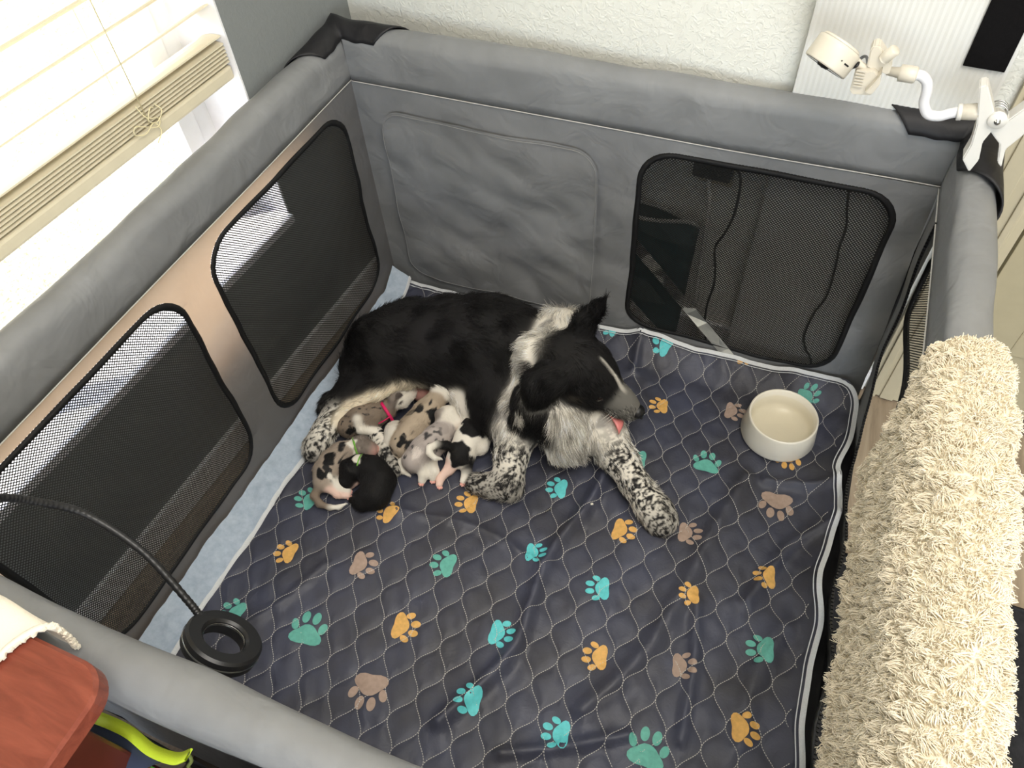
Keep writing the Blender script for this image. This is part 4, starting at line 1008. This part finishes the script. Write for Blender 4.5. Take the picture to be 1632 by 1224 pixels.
tilt = math.radians(4); hs, hu = hs * math.cos(tilt) - hu * math.sin(tilt), hu * math.cos(tilt) + hs * math.sin(tilt)
sH = HL / .168
def hp(f, s, u, r=None):
    p = H0 + (hf * f + hs * s + hu * u) * sH
    return tuple(p) if r is None else tuple(p) + (r * sH,)
dog_spec += [
 ('H', [hp(-.03, 0, -.005, .056), hp(.015, 0, .004, .060), hp(.05, 0, -.002, .047)], .015),
 ('H', [hp(.02, .028, -.02, .040), hp(.055, .02, -.026, .033)], .010), ('H', [hp(.02, -.028, -.02, .040), hp(.055, -.02, -.026, .033)], .010),
 ('H', [hp(.05, .020, .012, .026)], .006), ('H', [hp(.05, -.020, .012, .026)], .006),
 ('M', [hp(.075, 0, -.012, .036), hp(.112, 0, -.020, .029), hp(.140, 0, -.026, .0245), hp(.152, 0, -.028, .0195)], .008),
 ('J', [hp(.035, 0, -.060, .026), hp(.085, 0, -.066, .019), hp(.128, 0, -.064, .0125)], .006),
 ('E', [hp(-.012, .050, .034, .022), hp(-.030, .072, .020, .024), hp(-.036, .084, -.012, .024), hp(-.034, .088, -.044, .021), hp(-.028, .086, -.066, .012)], .024),
 ('E', [hp(-.040, .060, .02, .018), hp(-.056, .080, -.012, .018), hp(-.052, .086, -.042, .013)], .024),
 ('E', [hp(-.028, -.038, .040, .026), hp(-.036, -.050, .080, .019), hp(-.036, -.062, .124, .012), hp(-.034, -.066, .158, .004)], .018),
 ('W', [hp(-.05, 0, -.03, .048), hp(-.07, 0.0, -.05, .052)], .030),
]
def dog_col(P, w, caps, r):
    tags = np.array([c[0] for c in caps]); n = len(P)
    wt = {t: w[:, tags == t].sum(1) for t in set(tags)}
    q_ = (P - H0) @ np.stack([hf, hs, hu], 1) / sH
    f, s, u = q_[:, 0], q_[:, 1], q_[:, 2]
    tick = sstep(nz3(P, 62, 5) + .9 * nz3(P, 125, 6) + .4 * nz3(P, 16, 8), -.45, .35)
    if r is not None: tick = np.clip(tick + r.normal(0, .22, n), 0, 1)
    grey = np.array([.16, .15, .135])
    ticked = mixc(KB * 1.5, KW * .95, tick); dticked = mixc(KB * 1.5, KW * .85, np.clip(tick * .62 - .04, 0, 1))
    ruff = mixc(KW * .96, np.array([.38, .36, .33]), sstep(nz3(P, 14, 9), .75, 1.3))
    # dark patch on the chest side
    cream = KW * np.array([1, .93, .80])
    mz = sstep(f, .085, .11)
    mtone = mixc(KB * 1.8, np.array([.34, .325, .29]), np.clip(.42 + (.40 * nz3(P, 130, 12) if r is not None else np.zeros(n)) + (r.normal(0, .3, n) if r is not None else 0), 0, 1))
    muzzle = KB[None] * (1 - mz[:, None]) + mtone * mz[:, None]
    bw = .0030 + .0035 * sstep(f, .05, .10)
    blaze = sstep(bw - np.abs(s + .004), -.002, .004) * sstep(f, .02, .035) * sstep(.125 - f, 0, .02) * sstep(u, -.02, .0)
    head = KB[None].repeat(n, 0) * (1 - blaze[:, None]) + (KW * .75)[None] * blaze[:, None]
    muz = muzzle * (1 - blaze[:, None]) + (KW * .6)[None] * blaze[:, None]
    tan_ = np.exp(-(((f - .028) / .012) ** 2 + ((s - .062) / .02) ** 2 + ((u + .004) / .012) ** 2)); head = head * (1 - .5 * tan_[:, None]) + np.array([.12, .10, .075]) * .5 * tan_[:, None]
    jaw = mixc(np.array([.05, .045, .045]), KW * .55, sstep(-u, .055, .085))
    col = np.zeros((n, 3))
    for t, cc_ in (('K', KB[None].repeat(n, 0)), ('E', KB[None].repeat(n, 0)), ('H', head), ('M', muz), ('J', jaw), ('W', ruff), ('T', ticked), ('D', dticked), ('C', cream[None].repeat(n, 0)), ('P', (KP * .8)[None].repeat(n, 0))):
        if t in wt: col += cc_ * wt[t][:, None]
    pc = np.array((0.589, -0.427, 0.21)); pd = sstep(.055 - np.linalg.norm((P - pc) * np.array([1, 1, .45]), axis=1) + .012 * nz3(P, 20, 15), -.006, .006) * np.clip(wt.get('W', 0), 0, 1)
    col = col * (1 - pd[:, None]) + KB * pd[:, None]
    if r is not None: col = col * (r.uniform(.55, 1.45, n) * (1 + .25 * nz3(P, 30, 33)))[:, None]
    return np.clip(col, 0, .92)
dog, dV, dN, dcaps = animal('dog', (.45, -.3, .02), 'black and white mother dog lying on the pad with her puppies', None, dog_spec, .0045, .008, dog_col, 120000, 1.0, .00046, .38, .25, seed=3, ws=.0038, bare=[(hp(.072, s_ * .038, .010), .0125 * sH) for s_ in (1, -1)] + [(hp(.166, 0, -.018), .019 * sH)])
def ell(c, r3, axes, n=20):
    V, F = lathe([(math.sin(t), -math.cos(t)) if 0 < t < PI else (0, -math.cos(t)) for t in np.linspace(0, PI, n // 2 + 1)], n=n)
    A = np.stack(axes, 1); return [tuple(np.array(c) + A @ (np.array(v) * np.array(r3))) for v in V], F
HA = (hf, hs, hu)
mk('nose', *ell(hp(.166, 0, -.018), np.array([.015, .0175, .0145]) * sH, HA), simple('wet_black_nose', srgb(20, 19, 20), .35, .5, var=.1, scale=300, bump=.4, bscale=900), dog)
for s_ in (1, -1):
    mk('eye', *ell(hp(.070, s_ * .0385, .010), np.array([.0118] * 3) * sH, HA), simple('dark_brown_eye', srgb(26, 16, 10), .05, .6, var=0), dog)
    mk('eyelid', *tube([hp(.070 + .0115 * math.cos(t), s_ * (.0445 - .004 * math.cos(t)), .010 + .0090 * math.sin(t)) for t in np.linspace(0, 2 * PI, 20, endpoint=False)], .0022 * sH, 6, closed=True), m_gblack, dog)
    mk('nostril', *ell(hp(.179, s_ * .007, -.020), np.array([.004, .004, .003]) * sH, HA, 10), m_gblack, dog)
mk('mouth', *ell(hp(.100, 0, -.047), np.array([.052, .0215, .010]) * sH, HA), simple('dark_mouth', srgb(52, 26, 26), .35, .5, var=.1), dog)
tp = [hp(.095, 0.006, -.050), hp(.124, .014, -.051), hp(.144, .023, -.052), hp(.158, .033, -.056), hp(.163, .039, -.066)]
tl = cr(tp, 6); tw = np.interp(np.linspace(0, 1, len(tl)), [0, .6, .9, 1], [.013, .016, .013, .006]) * sH
TV = []; tn = len(tl)
for i, p in enumerate(tl):
    for k in range(10):
        t = 2 * PI * k / 10; TV.append(p + hs * tw[i] * math.cos(t) + hu * .0032 * sH * math.sin(t))
TF = [(i * 10 + k, i * 10 + (k + 1) % 10, (i + 1) * 10 + (k + 1) % 10, (i + 1) * 10 + k) for i in range(tn - 1) for k in range(10)] + [tuple(range(10))[::-1], tuple(range((tn - 1) * 10, tn * 10))]
mk('tongue', TV, TF, simple('pink_tongue', srgb(226, 132, 128), .35, .5, var=.06), dog)
wk = []
for s_ in (1, -1):
    for k in range(7):
        b = np.array(hp(.135 - .006 * (k % 3), s_ * .021, -.030 - .004 * (k // 2))); e = b + (hs * s_ * .8 - hf * .35 - hu * (.05 + .05 * k)) * .038; m_ = (b + e) / 2 + hu * .006
        wk.append([b, m_, e])
hair('whiskers', np.array(wk), np.tile(KW, (len(wk), 1)), .0004, .0001, m_hair, dog)
def toes(parent, ctr, fwd, up, n, spread, r, mat):
    fwd = np.array(fwd, float); fwd /= np.linalg.norm(fwd); up = np.array(up, float); sd = np.cross(fwd, up); sd /= np.linalg.norm(sd)
    for k in range(n):
        t = (k - (n - 1) / 2) / max(1, (n - 1) / 2); c_ = np.array(ctr) + sd * spread * t + fwd * (.006 * (1 - abs(t)))
        mk('claw', *tube([c_, c_ + fwd * r * 2.2 - up * r * .6, c_ + fwd * r * 3 - up * r * 1.8], [r * .8, r * .5, r * .12], 7), mat, parent)
m_claw = simple('dark_claw', srgb(40, 36, 34), .4, .4, var=.1)
pw = np.array((0.897, -0.489, 0.034)); pf = np.array((0.897, -0.489, 0.034)) - np.array((0.84, -0.436, 0.034))
toes(dog, pw + pf / np.linalg.norm(pf) * .022 + np.array([0, 0, -.004]), pf, (0, 0, 1.0), 4, .019, .0028, m_claw)

# ---- puppies
merle_l = np.array(srgb(168, 156, 146)[:3]); merle_d = np.array(srgb(122, 112, 104)[:3]); brown_m = np.array(srgb(128, 114, 100)[:3])
pinkw = np.array(srgb(232, 200, 186)[:3])
def pup_col(cols, spots, sd, spot_col=None, spot_amt=.9, spot_sc=38):
    """cols: tag -> colour ; spots: list of (point, radius, colour)"""
    def fn(P, w, caps, r):
        tags = np.array([c[0] for c in caps]); n = len(P); col = np.zeros((n, 3))
        for t in set(tags):
            base = np.array(cols[t])
            c_ = base[None].repeat(n, 0)
            if t in 'BR' and spot_col is not None:
                m_ = sstep(nz3(P, spot_sc, sd), spot_amt, spot_amt + .3); c_ = c_ * (1 - m_[:, None]) + spot_col * m_[:, None]
                m2 = sstep(nz3(P, spot_sc * .6, sd + 3), .3, .9) * .5; c_ = c_ * (1 - m2[:, None]) + (base * .72) * m2[:, None]
            col += c_ * w[:, tags == t].sum(1)[:, None]
        for p, rad, sc_ in spots:
            d = np.linalg.norm(P - np.array(p), axis=1) + .004 * nz3(P, 40, sd + 7); m_ = sstep(rad - d, -.002, .002); col = col * (1 - m_[:, None]) + np.array(sc_) * m_[:, None]
        if r is not None: col = col * r.uniform(.85, 1.1, n)[:, None]
        return np.clip(col, 0, 1)
    return fn
def puppy(label, loc, spec, colf, seed, feet=(), nh=13000, nose=None, eyes=()):
    root, V, N, caps = animal('puppy', loc, label, 'newborn puppies nursing', spec, .0024, .0028, colf, nh, 1.55, .00034, .42, .10, seed=seed, ws=.0018)
    for p, d in feet:
        d = np.array(d, float); d /= np.linalg.norm(d)
        for k in (-1, 0, 1):
            sd = np.cross(d, [0, 0, 1.0]); sd /= np.linalg.norm(sd); c_ = np.array(p) + sd * k * .0042 + d * (.003 if k == 0 else .001)
            mk('toe', *ell(c_, (.0042, .0030, .0034), (d, sd, np.array([0, 0, 1.0])), 10), m_pup_pink, root)
    if nose is not None:
        mk('nose', *ell(nose[0], (.0052, .0060, .0046), frame(nose[1]), 12), nose[2], root)
    for p, d in eyes:
        d = np.array(d, float); d /= np.linalg.norm(d)
        mk('closed_eye', *tube(cr([np.array(p) - d * .0055, np.array(p) + np.array([0, 0, .0012]), np.array(p) + d * .0055], 5), .0009, 6), m_lid, root)
    return root
def frame(d):
    d = np.array(d, float); d /= np.linalg.norm(d); s = np.cross(d, [0, 0, 1.0]); s /= np.linalg.norm(s); return d, s, np.cross(s, d)
m_lid = simple('dark_eyelid', srgb(58, 46, 44), .6, .3, var=0)
m_pup_pink = simple('pink_puppy_skin', srgb(232, 176, 164), .5, .3, var=.06)
W_ = KW * .98; K_ = KB
def collar(parent, p, axis, r, w, mat, name='collar'):
    mk(name, *lathe([(r, -w / 2), (r + .0016, -w / 2), (r + .0016, w / 2), (r, w / 2), (r, -w / 2)], p, axis, 32), mat, parent)
m_pk = simple('pink_ribbon', srgb(214, 30, 96), .5, var=.05); m_gr = simple('green_ribbon', srgb(112, 176, 60), .5, var=.05)

A = [('W', [(0.328, -0.368, 0.104, 0.028), (0.348, -0.375, 0.094, 0.02)], 0.004), ('W', [(0.347, -0.373, 0.092, 0.017), (0.363, -0.379, 0.084, 0.012)], 0.002), ('E', [(0.312, -0.356, 0.112, 0.007), (0.303, -0.366, 0.108, 0.009), (0.297, -0.376, 0.096, 0.007)], 0.003), ('B', [(0.328, -0.394, 0.086, 0.024), (0.319, -0.431, 0.07, 0.034), (0.31, -0.482, 0.064, 0.038), (0.301, -0.523, 0.056, 0.034)], 0.005), ('S', [(0.266, -0.498, 0.05, 0.03), (0.27, -0.52, 0.046, 0.026)], 0.005), ('W', [(0.29, -0.534, 0.045, 0.016), (0.287, -0.557, 0.034, 0.01), (0.298, -0.57, 0.027, 0.008)], 0.003)]
puppy('gray merle puppy lying highest against the mother belly, head with white cheek and dark patch', (0.289, -0.428, 0.02), A, pup_col({'W': W_, 'E': merle_d, 'B': np.array(srgb(176, 160, 140)[:3]), 'S': W_ * .9}, [((0.345, -0.369, 0.119), .013, srgb(112, 100, 90)[:3]), ((0.354, -0.448, 0.098), .022, KB), ((0.354, -0.371, 0.104), .008, KB * 3), ((0.305, -0.535, 0.088), .012, KB)], 61, KB * 2, .75), 11,
      feet=[((0.301, -0.575, 0.025), (0.1, -1, 0))], nose=((0.372, -0.385, 0.086), (.5, -.4, -.5), m_pup_pink), eyes=[((0.354, -0.384, 0.122), (.6, -.5, -.2))])
B = [('W', [(0.241, -0.42, 0.08, 0.027), (0.25, -0.399, 0.078, 0.021)], 0.004), ('P', [(0.251, -0.395, 0.078, 0.017), (0.259, -0.376, 0.078, 0.012)], 0.002), ('E', [(0.241, -0.424, 0.104, 0.007), (0.237, -0.442, 0.1, 0.009), (0.236, -0.454, 0.086, 0.007)], 0.003), ('B', [(0.218, -0.453, 0.066, 0.026), (0.193, -0.477, 0.062, 0.034), (0.169, -0.498, 0.06, 0.036), (0.15, -0.52, 0.054, 0.03)], 0.005), ('W', [(0.178, -0.514, 0.085, 0.01), (0.19, -0.526, 0.066, 0.011), (0.217, -0.513, 0.052, 0.01)], 0.003)]
pb = puppy('brown merle puppy with a white head and pink ribbon under the mother hind leg', (0.178, -0.448, 0.02), B, pup_col({'W': W_, 'P': KP, 'E': merle_d, 'B': brown_m}, [((0.259, -0.436, 0.108), .014, srgb(80, 72, 68)[:3]), ((0.175, -0.546, 0.07), .012, KB)], 71, KB * 3, 1.0, 60), 12)
bc_ = np.array((0.225, -0.462, 0.068)); collar(pb, bc_, np.array((0.244, -0.428, 0.076)) - np.array((0.206, -0.481, 0.066)), .0275, .007, m_pk)
mk('ribbon_tail', *strap(np.array(cr([(0.227, -0.502, 0.078), (0.24, -0.497, 0.088), (0.253, -0.482, 0.094)], 5)), (0.2, -.6, .3), .006, .002), m_pk, pb)
Dp = [('W', [(0.37, -0.427, 0.074, 0.027), (0.387, -0.431, 0.066, 0.021)], 0.004), ('P', [(0.391, -0.434, 0.062, 0.016), (0.403, -0.436, 0.056, 0.011)], 0.002), ('E', [(0.361, -0.431, 0.094, 0.007), (0.354, -0.438, 0.09, 0.009), (0.35, -0.446, 0.076, 0.007)], 0.003), ('B', [(0.372, -0.456, 0.062, 0.026), (0.363, -0.488, 0.06, 0.033), (0.352, -0.523, 0.057, 0.035), (0.342, -0.551, 0.052, 0.03)], 0.005), ('W', [(0.359, -0.552, 0.05, 0.018), (0.371, -0.569, 0.036, 0.012), (0.37, -0.582, 0.026, 0.009)], 0.003), ('W', [(0.375, -0.54, 0.048, 0.016), (0.391, -0.556, 0.036, 0.011), (0.392, -0.568, 0.027, 0.008)], 0.003), ('W', [(0.326, -0.545, 0.048, 0.011), (0.311, -0.56, 0.04, 0.009), (0.318, -0.576, 0.031, 0.006), (0.338, -0.579, 0.025, 0.003)], 0.003)]
puppy('pale gray and white puppy with pink nose, between the merle and the black patched puppy', (0.35, -0.483, 0.02), Dp, pup_col({'W': W_, 'P': KP, 'E': merle_d, 'B': np.array(srgb(178, 168, 162)[:3])}, [((0.357, -0.503, 0.09), .006, KB * 6), ((0.396, -0.498, 0.09), .005, KB * 6), ((0.351, -0.552, 0.088), .014, srgb(214, 204, 196)[:3])], 81, KB * 9, 1.1), 13,
      feet=[((0.372, -0.589, 0.024), (-.1, -1, 0)), ((0.394, -0.574, 0.024), (0, -1, 0))], nose=((0.409, -0.438, 0.056), (.7, -.5, -.3), m_pup_pink), eyes=[((0.386, -0.43, 0.088), (.7, -.4, -.2))])
Ep = [('W', [(0.446, -0.397, 0.06, 0.024), (0.442, -0.369, 0.062, 0.018)], 0.004), ('W', [(0.44, -0.43, 0.066, 0.034), (0.438, -0.462, 0.062, 0.033), (0.436, -0.484, 0.056, 0.03), (0.432, -0.507, 0.05, 0.027)], 0.004), ('W', [(0.462, -0.429, 0.055, 0.02), (0.468, -0.464, 0.05, 0.02)], 0.004), ('K', [(0.423, -0.501, 0.068, 0.011), (0.408, -0.511, 0.09, 0.009), (0.394, -0.523, 0.104, 0.0075)], 0.003), ('W', [(0.392, -0.524, 0.105, 0.007), (0.382, -0.539, 0.108, 0.0065), (0.386, -0.551, 0.104, 0.006), (0.399, -0.554, 0.096, 0.005), (0.411, -0.546, 0.088, 0.003)], 0.003), ('Q', [(0.424, -0.522, 0.046, 0.018), (0.42, -0.538, 0.036, 0.012), (0.408, -0.562, 0.028, 0.009), (0.412, -0.577, 0.025, 0.008)], 0.002), ('K', [(0.449, -0.502, 0.046, 0.018), (0.459, -0.526, 0.034, 0.011)], 0.003), ('W', [(0.459, -0.529, 0.033, 0.01), (0.459, -0.549, 0.025, 0.008)], 0.002)]
puppy('black and white puppy with a curled white tipped tail, nearest the mother front leg', (0.423, -0.447, 0.02), Ep, pup_col({'W': W_, 'K': K_, 'Q': pinkw}, [((0.443, -0.446, 0.092), .030, KB), ((0.438, -0.513, 0.078), .028, KB), ((0.455, -0.518, 0.06), .018, KB), ((0.464, -0.432, 0.06), .014, W_)], 91), 14, feet=[((0.416, -0.582, 0.024), (.1, -1, 0)), ((0.462, -0.557, 0.024), (0, -1, 0))])
Fp = [('M', [(0.215, -0.568, 0.064, 0.026), (0.23, -0.565, 0.058, 0.019)], 0.004), ('P', [(0.236, -0.564, 0.056, 0.015), (0.241, -0.557, 0.052, 0.01)], 0.0015), ('E', [(0.212, -0.561, 0.084, 0.008), (0.198, -0.565, 0.078, 0.007)], 0.003), ('B', [(0.2, -0.576, 0.058, 0.024), (0.181, -0.597, 0.057, 0.029), (0.168, -0.626, 0.055, 0.031), (0.166, -0.652, 0.052, 0.03), (0.17, -0.67, 0.046, 0.026)], 0.005), ('W', [(0.185, -0.663, 0.05, 0.015), (0.206, -0.668, 0.038, 0.011), (0.225, -0.667, 0.03, 0.008)], 0.003), ('Q', [(0.187, -0.681, 0.044, 0.012), (0.209, -0.684, 0.031, 0.008), (0.23, -0.677, 0.027, 0.0075)], 0.003), ('Q', [(0.191, -0.642, 0.045, 0.012), (0.211, -0.649, 0.032, 0.009), (0.224, -0.649, 0.028, 0.007)], 0.002), ('N', [(0.164, -0.687, 0.042, 0.01), (0.161, -0.706, 0.033, 0.008), (0.181, -0.718, 0.028, 0.007), (0.205, -0.718, 0.026, 0.0062)], 0.003), ('W', [(0.207, -0.717, 0.026, 0.0058), (0.225, -0.709, 0.025, 0.0046), (0.236, -0.695, 0.024, 0.0028)], 0.003)]
pf_ = puppy('merle puppy with a green ribbon collar, curled beside the pale blue pad border', (0.162, -0.618, 0.02), Fp, pup_col({'M': merle_d, 'W': W_, 'P': KP, 'E': merle_d, 'B': np.array(srgb(160, 146, 132)[:3]), 'Q': pinkw, 'N': brown_m}, [((0.17, -0.633, 0.085), .015, KB), ((0.167, -0.675, 0.078), .014, KB), ((0.201, -0.671, 0.072), .014, W_), ((0.204, -0.581, 0.084), .013, W_)], 101, KB * 2, .85), 15,
      feet=[((0.23, -0.668, 0.027), (1, -.1, 0)), ((0.235, -0.679, 0.025), (1, -.2, 0))], nose=((0.246, -0.558, 0.053), (1, -.2, -.2), m_pup_pink), eyes=[((0.228, -0.563, 0.08), (.8, -.2, -.2))])
collar(pf_, np.array((0.204, -0.574, 0.06)), np.array((0.217, -0.564, 0.06)) - np.array((0.189, -0.589, 0.06)), .0265, .008, m_gr)
Gp = [('K', [(0.22, -0.629, 0.056, 0.029), (0.216, -0.648, 0.044, 0.02)], 0.004), ('K', [(0.212, -0.656, 0.038, 0.014)], 0.003), ('E', [(0.197, -0.626, 0.066, 0.008), (0.192, -0.639, 0.056, 0.008)], 0.003), ('K', [(0.231, -0.61, 0.054, 0.028), (0.263, -0.612, 0.054, 0.034), (0.291, -0.632, 0.052, 0.037), (0.295, -0.661, 0.046, 0.034), (0.276, -0.68, 0.04, 0.026)], 0.005), ('Q', [(0.231, -0.64, 0.036, 0.012), (0.221, -0.656, 0.028, 0.009)], 0.002), ('K', [(0.269, -0.684, 0.034, 0.012), (0.243, -0.683, 0.027, 0.007)], 0.003)]
pg = puppy('solid black puppy with a white nape spot, curled in front of the others', (0.252, -0.629, 0.02), Gp, pup_col({'K': K_, 'E': K_, 'Q': pinkw}, [((0.226, -0.607, 0.088), .013, W_)], 111), 16, feet=[((0.219, -0.661, 0.026), (-.6, -.6, 0))])
collar(pg, np.array((0.235, -0.613, 0.054)), np.array((0.263, -0.615, 0.054)) - np.array((0.217, -0.626, 0.055)), .0295, .003, m_gr)
